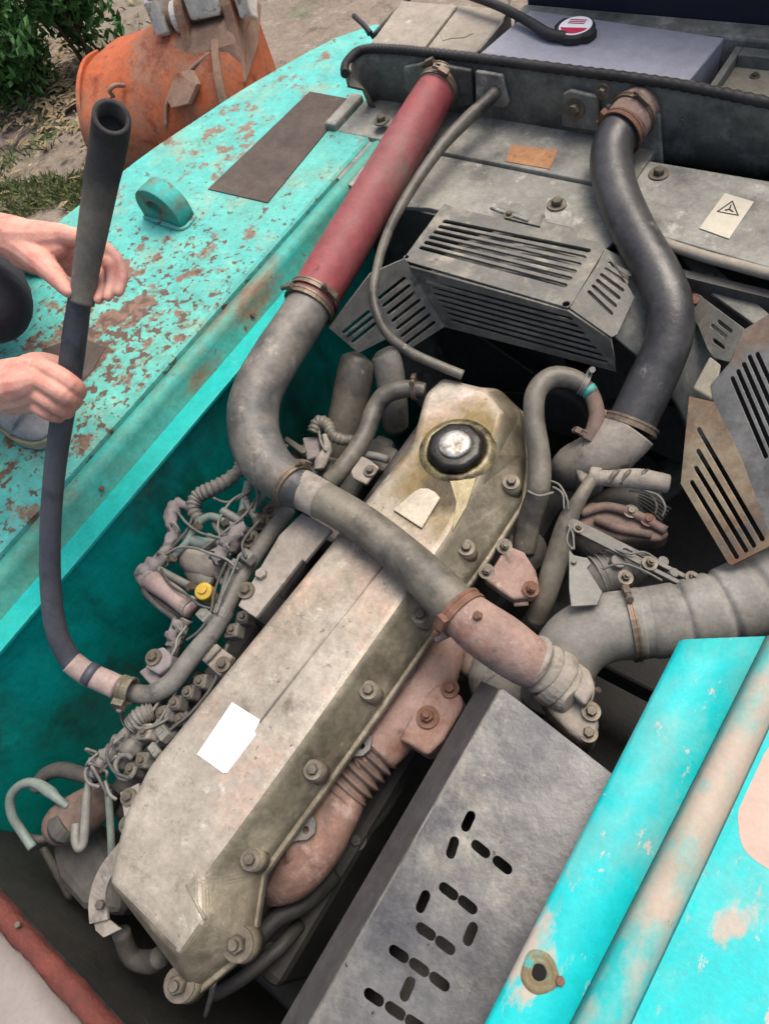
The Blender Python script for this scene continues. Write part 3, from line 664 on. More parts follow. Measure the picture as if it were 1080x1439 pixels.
def shroud():
    t = thing('fan_shroud', 'dusty grey sheet shroud with orange label between radiator and fan guard', 'shroud', (-.7, 1.25, -.6))
    bm = B(); box(bm, (-1.3, 1.302, .08), (-.49, 1.46, .102)); part('upper_plate', bm, 'shroud', t, bevel=.004)
    me = plate([(-1.235, 1.16), (-1.0, 1.10), (-.9, 1.125), (-.72, 1.125), (-.71, 1.15), (-.62, 1.15), (-.61, 1.11), (-.47, 1.1), (-.43, 1.3), (-1.235, 1.3)], [], (0, 0, .0865), (1, 0, 0), (0, 1, 0), .008, .0015)
    part('lower_plate', me, 'shroud', t)
    bm = B(); box(bm, (-1.34, 1.3, .075), (-1.302, 1.44, .12)); part('corner_bracket', bm, 'shroud', t, bevel=.008)
    bm = B(); box(bm, (-1.24, 1.13, -.5), (-1.21, 1.3, .081)); part('side_sheet', bm, 'channel', t)
    part('orange_label', prism(B(), [P(718, 203, .1036), P(784, 210, .1036), P(772, 237, .1036), P(710, 226, .1036)], (0, 0, -.0014)), 'orangelabel', t)
    me = plate([(-.478, 1.165), (-.34, 1.165), (-.16, 1.15), (.5, 1.14), (.5, 1.385), (-.478, 1.372)], [], (0, 0, .114), (1, 0, 0), (0, 1, 0), .012, .002)
    rp = part('right_plate', me, 'shroud', t)
    bm = B(); tube(bm, [(V((-.36, 1.158, .112)), .011), (V((-.16, 1.142, .112)), .011), (V((.5, 1.132, .112)), .011)], 10, 3); part('rolled_edge', bm, 'tank', t, True)
    for px, py, z in ((925, 245, .122), (536, 170, .122)): bolt(t, P(px, py, z), V((0, 0, 1)), .012, 'bolt')
    for px, py, z in ((590, 288, .06), (996, 392, .05)): bolt(t, P(px, py, z), V((0, -.6, 1)), .013, 'bolt')
    # front drop of the shroud, fan ring
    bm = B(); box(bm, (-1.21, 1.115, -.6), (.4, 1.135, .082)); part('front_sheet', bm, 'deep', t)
    for pts, zz in (([(935, 335), (975, 350), (1080, 440), (1080, 470), (1000, 412)], .06), ([(950, 380), (1010, 420), (1050, 470), (1030, 500), (965, 430)], .0)):
        part('gusset', slabP(pts, zz, .008), 'channel', t, bevel=.002)
    bm = B(); seg = 48; c = V((-.56, 1.12, -.30)); rr = .4
    ro = [[c + V((r_ * math.cos(2 * math.pi * k / seg), y, r_ * math.sin(2 * math.pi * k / seg))) for k in range(seg)] for r_, y in ((.4, 0), (.4, -.17), (.412, -.175), (.412, 0))]
    loft(bm, ro, False, False); part('fan_ring', bm, 'shroud', t, True)
    # warning label with triangle
    wl = [P(1018, 271, .1245), P(1059, 283, .1245), P(1024, 335, .1245), P(982, 320, .1245)]
    q = thing('warning_label', 'small pale warning label with triangle on the right shroud plate', 'label', wl[0])
    part('paper', prism(B(), wl, (0, 0, -.0014)), 'warnwhite', q)
    a, b, d = P(1006, 297, .1252), P(1038, 303, .1252), P(1029, 281, .1252)
    bm = B(); cen = (a + b + d) / 3
    def inn(p, k): return cen + (p - cen) * k
    va = [bm.verts.new(x) for x in (a, b, d)]; vb = [bm.verts.new(inn(x, .8)) for x in (a, b, d)]
    for i in range(3): bm.faces.new((va[i], va[(i + 1) % 3], vb[(i + 1) % 3], vb[i]))
    part('triangle', bm, 'ink', q)
    bm = B(); tube(bm, [(inn(a, .35), .0012), (cen, .0016), (inn(d, .5), .0012)], 6, 2); tube(bm, [(inn(b, .4), .0012), (cen, .0014)], 6, 1); part('symbol', bm, 'ink', q)
    # cooling fan deep in the ring
    f = thing('cooling_fan', 'dark fan blades hidden deep behind the slotted guard', 'fan', (-.5, 1.04, -.32))
    part('hub', cyl(B(), V((-.5, 1.08, -.32)), V((0, -1, 0)), .09, .1, 24), 'deep', f, bevel=.01)
    for k in range(7):
        an = 2 * math.pi * k / 7; d = V((math.cos(an), 0, math.sin(an))); tn = V((-math.sin(an), .55, math.cos(an)))
        o = V((-.5, 1.035, -.32)); pts = [o + d * .08 - tn * .035, o + d * .08 + tn * .035, o + d * .37 + tn * .075, o + d * .385, o + d * .37 - tn * .06]
        part('blade', prism(B(), pts, V((0, .005, 0))), 'deep', f)
shroud()

def guards():
    def plane(a, b, c):
        n = (b - a).cross(c - a).normalized()
        if n.dot(CAM - a) < 0: n = -n
        return a, n
    def hit(pl, px, py):
        d = ray(px, py); return CAM + d * ((pl[0] - CAM).dot(pl[1]) / d.dot(pl[1]))
    def face(t, name, pl, outline, slots, m, rpx=4.0, holes=(), th=.004):
        o = hit(pl, *outline[0]); u = (hit(pl, *outline[1]) - o).normalized(); n = pl[1]; v = n.cross(u)
        c2 = lambda px, py: to2d(hit(pl, px, py), o, u, n)
        hs = []
        for a, b in slots:
            r = rpx * dep(hit(pl, *a)) / FPX; A, E_ = V(c2(*a)), V(c2(*b)); hs.append(slot(A, E_, r))
        for hx, hy, hr in holes:
            c = c2(hx, hy); hs.append([(c[0] + hr * math.cos(2 * math.pi * i / 16), c[1] + hr * math.sin(2 * math.pi * i / 16)) for i in range(16)])
        return part(name, plate([c2(*p) for p in outline], hs, o, u, v, th, .0007), m, t)
    def lerp(a, b, k): return (a[0] + (b[0] - a[0]) * k, a[1] + (b[1] - a[1]) * k)
    def rows(a0, a1, b0, b1, n): return [(lerp(a0, a1, i / (n - 1)), lerp(b0, b1, i / (n - 1))) for i in range(n)]
    t = thing('fan_guard', 'slotted folded metal fan guard between the red hose and the black hose', 'guard', P(700, 400, 0))
    pT = plane(P(563, 369, .12), P(797, 432, .12), P(845, 345, .12))
    face(t, 'top_face', pT, [(566, 366), (797, 433), (803, 428), (848, 352), (838, 341), (812, 335), (808, 318), (764, 307), (758, 322), (636, 292), (624, 287)],
         rows((625, 312), (592, 349), (826, 353), (793, 402), 6), 'guard', 3.9, ((571, 362, .006), (795, 428, .008)))
    f0, f1 = P(584, 380, .117), P(800, 436, .117)
    pF = plane(f0, f1, P(745, 487, -.01))
    face(t, 'front_face', pF, [(576, 374), (798, 436), (858, 476), (866, 521), (745, 489), (624, 458)], rows((600, 394), (636, 449), (802, 447), (852, 508), 7), 'guard', 3.2)
    pL = plane(hit(pF, 574, 372), hit(pF, 624, 458), P(503, 494, .0))
    A = rows((533, 418), (571, 482), (567, 391), (609, 453), 7); Bs = [((483, 466), (517, 438)), ((489, 472), (522, 446)), ((496, 479), (527, 454))]
    face(t, 'left_wing', pL, [(568, 363), (574, 372), (624, 458), (576, 489), (545, 474), (503, 495), (462, 460), (520, 384)], A + Bs, 'guard', 3.1)
    pR = plane(P(801, 432, .117), hit(pF, 858, 474), P(889, 418, .085))
    face(t, 'right_wing', pR, [(800, 433), (858, 474), (866, 470), (890, 418), (852, 352)], rows((856, 371), (827, 411), (884, 386), (858, 441), 6), 'guard', 3.2)
    for x, y in ((782, 288), (715, 302)): bolt(t, P(x, y, .124), V((0, 0, 1)), .012 if x > 750 else .007, 'bolt', True)
    bm = B(); tube(bm, [(P(690, 292, .118), .004), (P(712, 300, .125), .004), (P(742, 310, .118), .004)], 8, 3); part('tab', bm, 'shroud', t, True)
    part('tab', slabP([(764, 300), (768, 277), (798, 283), (803, 302), (806, 320), (768, 312)], .1235, .004), 'shroud', t, bevel=.001)
    q = thing('fan_guard', 'rust stained slotted guard panel against the right edge above the grey duct', 'guard', P(1030, 650, 0))
    pA = plane(P(969, 560, .05), P(957, 679, .0), P(1025, 792, .0))
    face(q, 'side_face', pA, [(969, 558), (1003, 566), (1040, 640), (1083, 757), (1080, 768), (1030, 794), (1024, 792), (957, 680)],
         [((982, 604), (1071, 758)), ((981, 634), (1059, 767)), ((978, 658), (1048, 774)), ((972, 678), (1035, 783))], 'guardbrown', 3.6)
    h0, h1 = hit(pA, 1003, 566), hit(pA, 1083, 757)
    pB = plane(h0, h1, P(1080, 470, .14))
    face(q, 'upper_face', pB, [(1003, 564), (1000, 540), (1028, 508), (1046, 464), (1100, 430), (1210, 640), (1120, 740), (1084, 756), (1041, 640)],
         [((1029, 532), (1076, 642)), ((1037, 522), (1092, 650)), ((1045, 512), (1108, 656)), ((1053, 502), (1124, 662)), ((1064, 498), (1140, 664))], 'guardblue', 3.4)
    pW = plane(hit(pB, 1028, 508), hit(pB, 1046, 464), P(960, 398, .03))
    face(q, 'upper_web', pW, [(958, 397), (1046, 463), (1027, 509), (1004, 503), (995, 490), (983, 460), (968, 435)], [((1001, 458), (1021, 474)), ((1003, 478), (1018, 489)), ((1010, 452), (1028, 466))], 'guard', 3.0, ((975, 425, .008),))
    part('stand_off', prism(B(), [hit(pA, 973, 545), hit(pA, 997, 500), hit(pA, 1013, 512), hit(pA, 1003, 562)], (0, 0, -.02)), 'cream', q, bevel=.003)
    bolt(q, P(975, 425, .05), V((0, -.4, 1)), .01, 'rustbolt')
guards()

# ================================================================== ENGINE
def engine():
    t = thing('diesel_engine', 'dusty diesel engine with long beige valve cover in the open bay', 'engine', (-.55, .2, -.8))
    # block and head
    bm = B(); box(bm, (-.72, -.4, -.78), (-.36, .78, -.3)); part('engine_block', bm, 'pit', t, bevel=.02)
    for pts in ([(352, 1330, -.22, 12), (390, 1290, -.24, 13), (430, 1270, -.26, 12), (470, 1230, -.3, 12)], [(300, 1400, -.25, 9), (345, 1372, -.24, 10), (395, 1330, -.26, 10), (420, 1300, -.3, 10)], [(470, 1200, -.33, 16), (520, 1150, -.33, 18), (560, 1090, -.35, 17)]):
        part('oil_pipe', tubeP(pts, 12, 5, wob=.05), 'pit', t, True)
    for x, y in ((380, 1330), (420, 1270), (455, 1215), (500, 1180)): bolt(t, P(x, y, -.31), V((.3, 0, 1)), .012, 'darkmetal', True)
    bm = B(); box(bm, (-.70, -.38, -.299), (-.435, .75, -.105)); part('cylinder_head', bm, 'darkmetal', t, bevel=.012)
    # ribs and pads on the left side of the head
    for y in (-.25, -.05, .16, .38, .58):
        bm = B(); box(bm, (-.79, y - .035, -.24), (-.699, y + .035, -.11)); part('intake_port', bm, 'darkmetal', t, bevel=.012)
    bm = B(); box(bm, (-.83, -.34, -.30), (-.775, .68, -.2)); part('intake_rail', bm, 'deep', t, bevel=.018, seg=3)
    # valve cover
    tp = [(153, 1243), (172, 1150), (208, 1078), (580, 622), (597, 553), (622, 529), (688, 549), (708, 578), (692, 640), (668, 680), (629, 755), (560, 855), (500, 940), (385, 1100), (285, 1237), (287, 1292), (252, 1343)]
    sk = [None, None, None, None, None, None, (702, 545), (734, 576), (739, 640), (733, 700), (684, 776), (608, 880), (537, 982), (450, 1104), (364, 1222), (348, 1328), (266, 1394)]
    T = [P(x, y, 0) for x, y in tp]; cen = sum(T, V()) / len(T)
    S = []
    for p, s in zip(T, sk):
        if s: S.append(P(s[0], s[1], -.068))
        else: S.append(V((p.x - .022, p.y + (.02 if p.y > .6 else (-.02 if p.y < -.3 else 0)), -.068)))
    I = [p + (cen - p) * .0 for p in T]
    ring_top = [V((p.x, p.y, 0)) for p in T]
    bm = B(); n = len(T)
    # subdivide top outline to allow a gentle crown and soft dents
    loft(bm, [[V((p.x, p.y, -.10)) for p in S], S, ring_top], True, True)
    vc = part('valve_cover', bm, None, t, bevel=.013, seg=5, angle=14)
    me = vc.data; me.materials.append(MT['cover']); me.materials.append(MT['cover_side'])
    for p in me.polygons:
        if abs(p.normal.z) < .9 and p.center.x > -.58: p.material_index = 1  # right flank gets the darker copy, so its shade is painted
    # flange lip
    fl = [V((p.x, p.y, -.083)) for p in S]; cs = sum(fl, V()) / n
    fo = []
    for p in fl:
        d = V((p.x - cs.x, 0, 0)); fo.append(p + V((math.copysign(.008, d.x), math.copysign(.004, p.y - cs.y), 0)))
    part('gasket_flange', prism(B(), fo, (0, 0, -.018)), 'cover_side', vc, bevel=.003)
    bolts = [(253, 1383, -.062), (335, 1327, -.06), (352, 1208, -.03), (440, 1082, -.03), (518, 970, -.03), (590, 865, -.03), (655, 770, -.03), (718, 678, -.03)]
    for i, (x, y, z) in enumerate(bolts):
        p = P(x, y, z); r = .0145 if i < 2 else .0095
        bm = B(); cyl(bm, p + V((0, 0, -.035)), V((0, 0, 1)), r * 2.1, .034, 22, r * 1.75); part('bolt_boss', bm, 'cover_side', vc, True)
        autosmooth(vc.children[-1], 40)
        bolt(vc, p, V((.08, 0, 1)), r, 'bolt', True, i < 2)
    # raised dome around the filler with oil, cap
    c = P(641, 632, 0)
    bm = B(); seg = 32
    prof = [(.080, -.004), (.074, .003), (.065, .0055), (.06, .005), (.056, .001)]
    loft(bm, [[c + V((r_ * math.cos(2 * math.pi * k / seg), r_ * math.sin(2 * math.pi * k / seg), z)) for k in range(seg)] for r_, z in prof], False, True)
    part('filler_seat', bm, mat('oil_soaked_seat', (150, 138, 98), (58, 50, 36), .55, 26, rough=.3, metal=.2, bump=.4, soft=.12), vc, True)
    c2 = P(640, 630, .012)
    bm = B(); prof = [(.054, -.012), (.057, .002), (.054, .010), (.046, .014), (.034, .013)]
    loft(bm, [[c2 + V((r_ * (1 + .03 * math.cos(8 * 2 * math.pi * k / seg)) * math.cos(2 * math.pi * k / seg), r_ * (1 + .03 * math.cos(8 * 2 * math.pi * k / seg)) * math.sin(2 * math.pi * k / seg), z)) for k in range(seg)] for r_, z in prof], True, True)
    part('oil_cap', bm, 'oil', vc, True, label='black oil filler cap with bright metal disc')
    bm = B(); prof = [(.032, .004), (.0325, .016), (.03, .019), (.02, .0205)]
    loft(bm, [[c2 + V((r_ * math.cos(2 * math.pi * k / seg), r_ * math.sin(2 * math.pi * k / seg), z)) for k in range(seg)] for r_, z in prof], True, True)
    part('cap_disc', bm, 'chrome', vc, True)
    # yellowish oily facet below the cap
    part('oil_run', prism(B(), [P(632, 676, .0022), P(668, 672, .0022), P(655, 712, .0022), P(636, 745, .0022), P(641, 705, .0022)], (0, 0, -.002)), 'oily', vc)
    # thin plate under the hose, left side plates, joint step
    part('cover_tab', prism(B(), [P(x, y, .006) for x, y in ((582, 690), (590, 686), (601, 686), (611, 691), (618, 699), (592, 742), (552, 716))], (0, 0, -.005)), mat('pale_beige_tab', (212, 200, 180), (196, 186, 164), .5, 10, rough=.5, bump=.2), vc, bevel=.0015)
    part('side_plate', prism(B(), [P(x, y, -.008) for x, y in ((466, 744), (428, 789), (424, 786), (359, 868), (334, 851), (392, 752), (424, 720))], (0, 0, -.012)), 'dustcast', vc, bevel=.002, label='pale plate beside the dark joint of the valve cover')
    bolt(vc, P(346, 830, -.006), V((0, 0, 1)), .01, 'bolt'); 
    o = bolt(vc, P(368, 808, -.008), V((0, 0, 1)), .012, 'dustcast', False)
    part('step_ridge', tube(B(), [(P(573, 752, .0005), .0022), (P(450, 905, .0005), .0022), (P(365, 1015, .0005), .0022)], 6, 1), 'cover', vc, True)
    part('white_label', prism(B(), [P(x, y, .0022) for x, y in ((326, 987), (365, 1012), (357, 1028), (359, 1033), (319, 1086), (313, 1086), (277, 1060))], (0, 0, -.002)), 'white', vc, label='blank white label on top of the valve cover')
    part('front_ridge', tube(B(), [(P(288, 1292, -.002), .003), (P(262, 1244, .0), .002)], 6, 1), 'cover', vc, True)
    # bracket strap on near left
    st = [(183, 1108, -.02, 14), (190, 1150, -.02, 15), (182, 1185, -.03, 14), (150, 1225, -.05, 12), (138, 1262, -.07, 13), (140, 1295, -.08, 14)]
    bm = B(); L_ = []; R_ = []
    pts = catmull([tuple(P(a, b, z)) + (w_ * dep(P(a, b, z)) / FPX,) for a, b, z, w_ in st], 5)
    for i, p in enumerate(pts):
        q0 = V(pts[max(0, i - 1)][:3]); q1 = V(pts[min(len(pts) - 1, i + 1)][:3]); d = (q1 - q0).normalized(); s_ = d.cross(V((0, 0, 1))).normalized()
        L_.append(V(p[:3]) + s_ * p[3]); R_.append(V(p[:3]) - s_ * p[3])
    vl = [bm.verts.new(p) for p in L_]; vr = [bm.verts.new(p) for p in R_]
    for i in range(len(vl) - 1): bm.faces.new((vl[i], vl[i + 1], vr[i + 1], vr[i]))
    o = part('strap_bracket', bm, 'dustcast', t, label='bent pale strap bolted beside the near end'); s = o.modifiers.new('t', 'SOLIDIFY'); s.thickness = .006; s.offset = 0
    bm = B(); prism(bm, [P(130, 1290, -.085), P(152, 1292, -.085), P(170, 1306, -.085), P(145, 1318, -.085), P(134, 1308, -.085)], (0, 0, -.006)); part('strap_foot', bm, 'dustcast', o, bevel=.001)
    for x, y, z in ((179, 1159, -.014), (142, 1272, -.064), (181, 1120, -.014)): bolt(o, P(x, y, z), V((0, 0, 1)), .0085, 'bolt', x > 178)
    # hanging strip at the near end, hook pipe
    part('lower_strap', tube(B(), [(P(300, 1378, -.1), .006), (P(296, 1402, -.16), .005), (P(288, 1430, -.25), .004)], 6, 4), 'greymetal', t, True)
    part('drain_pipe', tube(B(), [(P(170, 1310, -.16), .016), (P(185, 1345, -.2), .017), (P(212, 1352, -.2), .02), (P(225, 1345, -.18), .018)], 12, 5), 'darkmetal', t, True)
    # ---- exhaust manifold on the right
    mf = thing('exhaust_manifold', 'rusty pink exhaust manifold along the right flank of the valve cover', 'manifold', P(560, 1040, -.3))
    part('rear_log', tubeP([(630, 880, -.17, 24), (622, 920, -.17, 30), (590, 985, -.17, 38), (560, 1020, -.17, 36), (528, 1058, -.17, 33)], 20, 5, wob=.05), 'pinkcast', mf, True)
    bm = B(); prism(bm, [P(x, y, -.12) for x, y in ((612, 962), (648, 976), (650, 994), (622, 1040), (600, 1062), (574, 1046), (560, 1040), (585, 990))], (0, 0, -.06)); part('outlet_flange', bm, 'pinkcast', mf, bevel=.008, seg=3)
    bolt(mf, P(601, 1008, -.118), V((0, 0, 1)), .012, 'rustbolt', True, True)
    bolt(mf, P(632, 968, -.118), V((0, 0, 1)), .01, 'rustbolt', True)
    bm = B(); pts = []
    p0 = P(530, 1055, -.17); p1 = P(478, 1118, -.17)
    for i in range(41):
        k = i / 40; pts.append((p0.lerp(p1, k), .043 + .0055 * math.cos(k * 2 * math.pi * 6)))
    tube(bm, pts, 24, 1); part('bellows', bm, 'browncast', mf, True)
    part('front_log', tubeP([(490, 1106, -.17, 30), (470, 1140, -.17, 36), (440, 1190, -.18, 40), (408, 1228, -.2, 36), (380, 1244, -.23, 28), (362, 1250, -.27, 18)], 20, 5, wob=.04), 'rustcast', mf, True)
    for i, (x, y) in enumerate(((570, 940), (508, 1049), (430, 1167))):
        z = -.115; p = P(x, y, z); q = P(x - 26, y - 22, z)
        out = [P(x + a, y + b, z) for a, b in ((6, -24), (14, -12), (12, 4), (2, 13), (-12, 14), (-36, 24), (-40, 6), (-14, -22))]
        o_ = out[0]; u_ = V((1, 0, 0)); hs = [[(p.x + .007 * math.cos(a), p.y + .007 * math.sin(a)) for a in [2 * math.pi * k / 14 for k in range(14)]]]
        part('gasket_tab', plate([(v.x, v.y) for v in out], hs, (0, 0, z), (1, 0, 0), (0, 1, 0), .005, .0008), 'greymetal', mf)
    part('runner', tubeP([(560, 960, -.15, 22), (590, 985, -.17, 26)], 16, 1), 'pinkcast', mf, True)
    part('runner', tubeP([(495, 1075, -.15, 22), (525, 1060, -.17, 26)], 16, 1), 'pinkcast', mf, True)
    part('runner', tubeP([(400, 1190, -.15, 24), (435, 1190, -.17, 28)], 16, 1), 'rustcast', mf, True)
    return t, vc
ENG, VC = engine()

# ------------------------------------------------------------------ muffler and its HOT shield
def muffler():
    t = thing('muffler_shield', 'scuffed grey heat shield punched with slots reading HOT', 'heat shield', P(600, 1250, -.3))
    zt = 0.0
    o = P(705, 966, zt); far_r = P(856, 1086, zt)
    def pp(x, y): p = P(x, y, zt); return (p.x, p.y)
    pairs = [((659, 1143), (655, 1165)), ((639, 1180), (632, 1203)), ((667, 1187), (683, 1200)), ((698, 1210), (713, 1222)),
             ((599, 1256), (589, 1279)), ((622, 1247), (638, 1259)), ((649, 1266), (664, 1278)), ((590, 1304), (606, 1315)), ((617, 1323), (633, 1335)), ((665, 1302), (656, 1324)),
             ((551, 1335), (569, 1347)), ((580, 1354), (597, 1366)), ((609, 1374), (625, 1386)), ((577, 1379), (567, 1402)), ((516, 1396), (534, 1408)), ((546, 1415), (564, 1427)), ((574, 1434), (592, 1446))]
    pairs[0] = ((662, 1145), (653, 1164)); 
    hs = []
    for a, b in pairs:
        a, b = V(pp(*a)), V(pp(*b)); m_ = (a + b) / 2; d_ = (b - a).normalized() * .0088
        hs.append(slot(m_ - d_, m_ + d_, .0077))
    xr, xl = far_r.x + .004, o.x
    yf = .232
    out = [(xl + .0, -.75), (xr, -.75), (xr, far_r.y), (xl + .004, yf), (xl, yf - .004)]
    me = plate(out, hs, (0, 0, zt - .0015), (1, 0, 0), (0, 1, 0), .003, .0008)
    part('top_sheet', me, 'shieldtop', t)
    # sloping left flank and right return
    bm = B(); prism(bm, [V((xl - .0015, -.75, .0)), V((xl - .0015, yf - .003, 0)), V((xl - .047, yf + .006, -.062)), V((xl - .047, -.75, -.062))], V((.0026, 0, .002)).normalized() * -.003)
    part('left_flank', bm, 'shieldside', t)
    bm = B(); prism(bm, [V((xl - .047, -.75, -.0625)), V((xl - .047, yf + .006, -.0625)), V((xl - .043, yf + .006, -.2)), V((xl - .043, -.75, -.2))], V((.003, 0, 0))); part('left_drop', bm, 'shieldside', t)
    part('folded_edge', tube(B(), [(V((xl, yf - .003, -.002)), .0032), (V((xl, .0, -.002)), .0032), (V((xl, -.75, -.002)), .0032)], 8, 1), 'greymetal', t, True)
    bm = B(); prism(bm, [V((xl + .006, yf - .001, -.0035)), V((xr, far_r.y - .001, -.0035)), V((xr, far_r.y - .001, -.09)), V((xl - .03, yf - .001, -.09))], V((0, -.003, 0))); part('end_sheet', bm, 'shieldside', t)
    bm = B(); prism(bm, [V((xr, far_r.y, -.002)), V((xr, -.75, -.002)), V((xr + .002, -.75, -.2)), V((xr + .002, far_r.y, -.2))], V((-.003, 0, 0))); part('right_drop', bm, 'shieldside', t)
    q = thing('muffler', 'dark round silencer lying under the slotted HOT shield', 'muffler', (-.12, -.2, -.3))
    bm = B(); tube(bm, [(V((-.12, .12, -.16)), .02), (V((-.12, .115, -.16)), .07), (V((-.12, .09, -.16)), .085), (V((-.12, -.7, -.16)), .085)], 32, 1); part('can', bm, 'deep', q, True)
muffler()

# ------------------------------------------------------------------ cyan hood at right
def hood():
    t = thing('hood_panel', 'bright cyan hood panel with worn raised bead at lower right', 'hood', (.3, -.1, -.1))
    z = .1; xl = -.012
    # skirt edge and deck up to the bead, then the lower field
    def xe(y): return xl + (0.0 if y > .1 else 0) - .022 * max(0, (.4 - y)) * .6
    ys = [-.9 + (1.306) * i / 24 for i in range(25)]
    fields = []
    prof = lambda y: [(xe(y), .075), (xe(y), .096), (xe(y) + .005, .1), (.0855 - .03 * (.44 - y) * .9 * .6 - .0, .1)]
    bead0 = lambda y: .088 - .047 * (.436 - y) * .95
    bead1 = lambda y: .137 - .034 * (.344 - y)
    bm = B(); rows = []
    for y in ys:
        yy = y
        k = (y - ys[0]) / (ys[-1] - ys[0])
        b0, b1 = bead0(yy), bead1(yy)
        pr = [(xe(yy), .04), (xe(yy), .094), (xe(yy) + .006, .1), (b0, .1)]
        rows.append([bm.verts.new((x, yy + .62 * (x - xl) * (1 if k > .999 else k ** 6), zz)) for x, zz in pr])
    for i in range(len(rows) - 1):
        for j in range(3): bm.faces.new((rows[i][j], rows[i][j + 1], rows[i + 1][j + 1], rows[i + 1][j]))
    o = part('top_sheet', bm, 'hood', t); s = o.modifiers.new('t', 'SOLIDIFY'); s.thickness = .003; s.offset = -1; autosmooth(o, 50)
    bm = B(); rows = []
    for i, y in enumerate(ys):
        k = (y - ys[0]) / (ys[-1] - ys[0]); b0, b1 = bead0(y), bead1(y); wd = b1 - b0
        pr = [(b0 + .0005, .1), (b0 + .008, .114), (b0 + wd * .3, .121), (b0 + wd * .55, .122), (b0 + wd * .8, .116), (b1 - .004, .102), (b1, .094)]
        rows.append([bm.verts.new((x, y + .62 * (x - xl) * (1 if k > .999 else k ** 6), zz)) for x, zz in pr])
    for i in range(len(rows) - 1):
        for j in range(6): bm.faces.new((rows[i][j], rows[i][j + 1], rows[i + 1][j + 1], rows[i + 1][j]))
    o = part('raised_bead', bm, 'bead', t, True); s = o.modifiers.new('t', 'SOLIDIFY'); s.thickness = .003; s.offset = -1
    bm = B(); rows = []
    for i, y in enumerate(ys):
        k = (y - ys[0]) / (ys[-1] - ys[0]); b1 = bead1(y)
        rows.append([bm.verts.new((x, y + .62 * (x - xl) * (1 if k > .999 else k ** 6), zz)) for x, zz in ((b1 + .0005, .0935), (b1 + .01, .092), (.4, .092), (.7, .08), (.75, .0))])
    for i in range(len(rows) - 1):
        for j in range(4): bm.faces.new((rows[i][j], rows[i][j + 1], rows[i + 1][j + 1], rows[i + 1][j]))
    o = part('side_sheet', bm, 'hood', t); s = o.modifiers.new('t', 'SOLIDIFY'); s.thickness = .003; s.offset = -1
    pts = [(1036, 1148), (1042, 1120), (1056, 1090), (1090, 1040), (1150, 1020), (1150, 1260), (1085, 1225), (1052, 1202), (1040, 1180)]
    pp = catmull([(x, y) for x, y in pts + pts[:1]], 4)[:-1]
    part('bare_patch', prism(B(), [P(x, y, .0924) for x, y in pp], (0, 0, -.0006)), 'patch', t)
    # far end turned-down lip
    c = P(757, 1367, .1); seg = 28
    bm = B(); prof = [(.023, .0003), (.021, .0015), (.0185, .003), (.016, .0012), (.0125, .001), (.0095, .003), (.009, .0008)]
    ro = [[c + V((r_ * 1.0 * math.cos(2 * math.pi * k / seg) * (1 + .10 * math.sin(3 * 2 * math.pi * k / seg + 1)), r_ * 1.05 * math.sin(2 * math.pi * k / seg), z_)) for k in range(seg)] for r_, z_ in prof]
    loft(bm, ro, False, False); part('rust_ring', bm, mat('rusty_ring', (150, 146, 116), (124, 104, 74), .5, 40, [((84, 176, 168), 24, .6, .05)], rough=.85, bump=.6), t, True)
    part('hole_shade_disc', cyl(B(), c + V((0, 0, -.004)), V((0, 0, 1)), .0092, .0052, 20), mat('painted_hole_black', (14, 14, 14), rough=.9, bump=0, fine=.02), t)  # black disc on the solid sheet; the hole's darkness is painted
    bolt(t, P(787, 1379, .1005), V((0, 0, 1)), .006, 'rustbolt', False)
    bolt(t, P(922, 982, .085), V((-1, 0, .2)), .008, 'rustbolt', False)
hood()

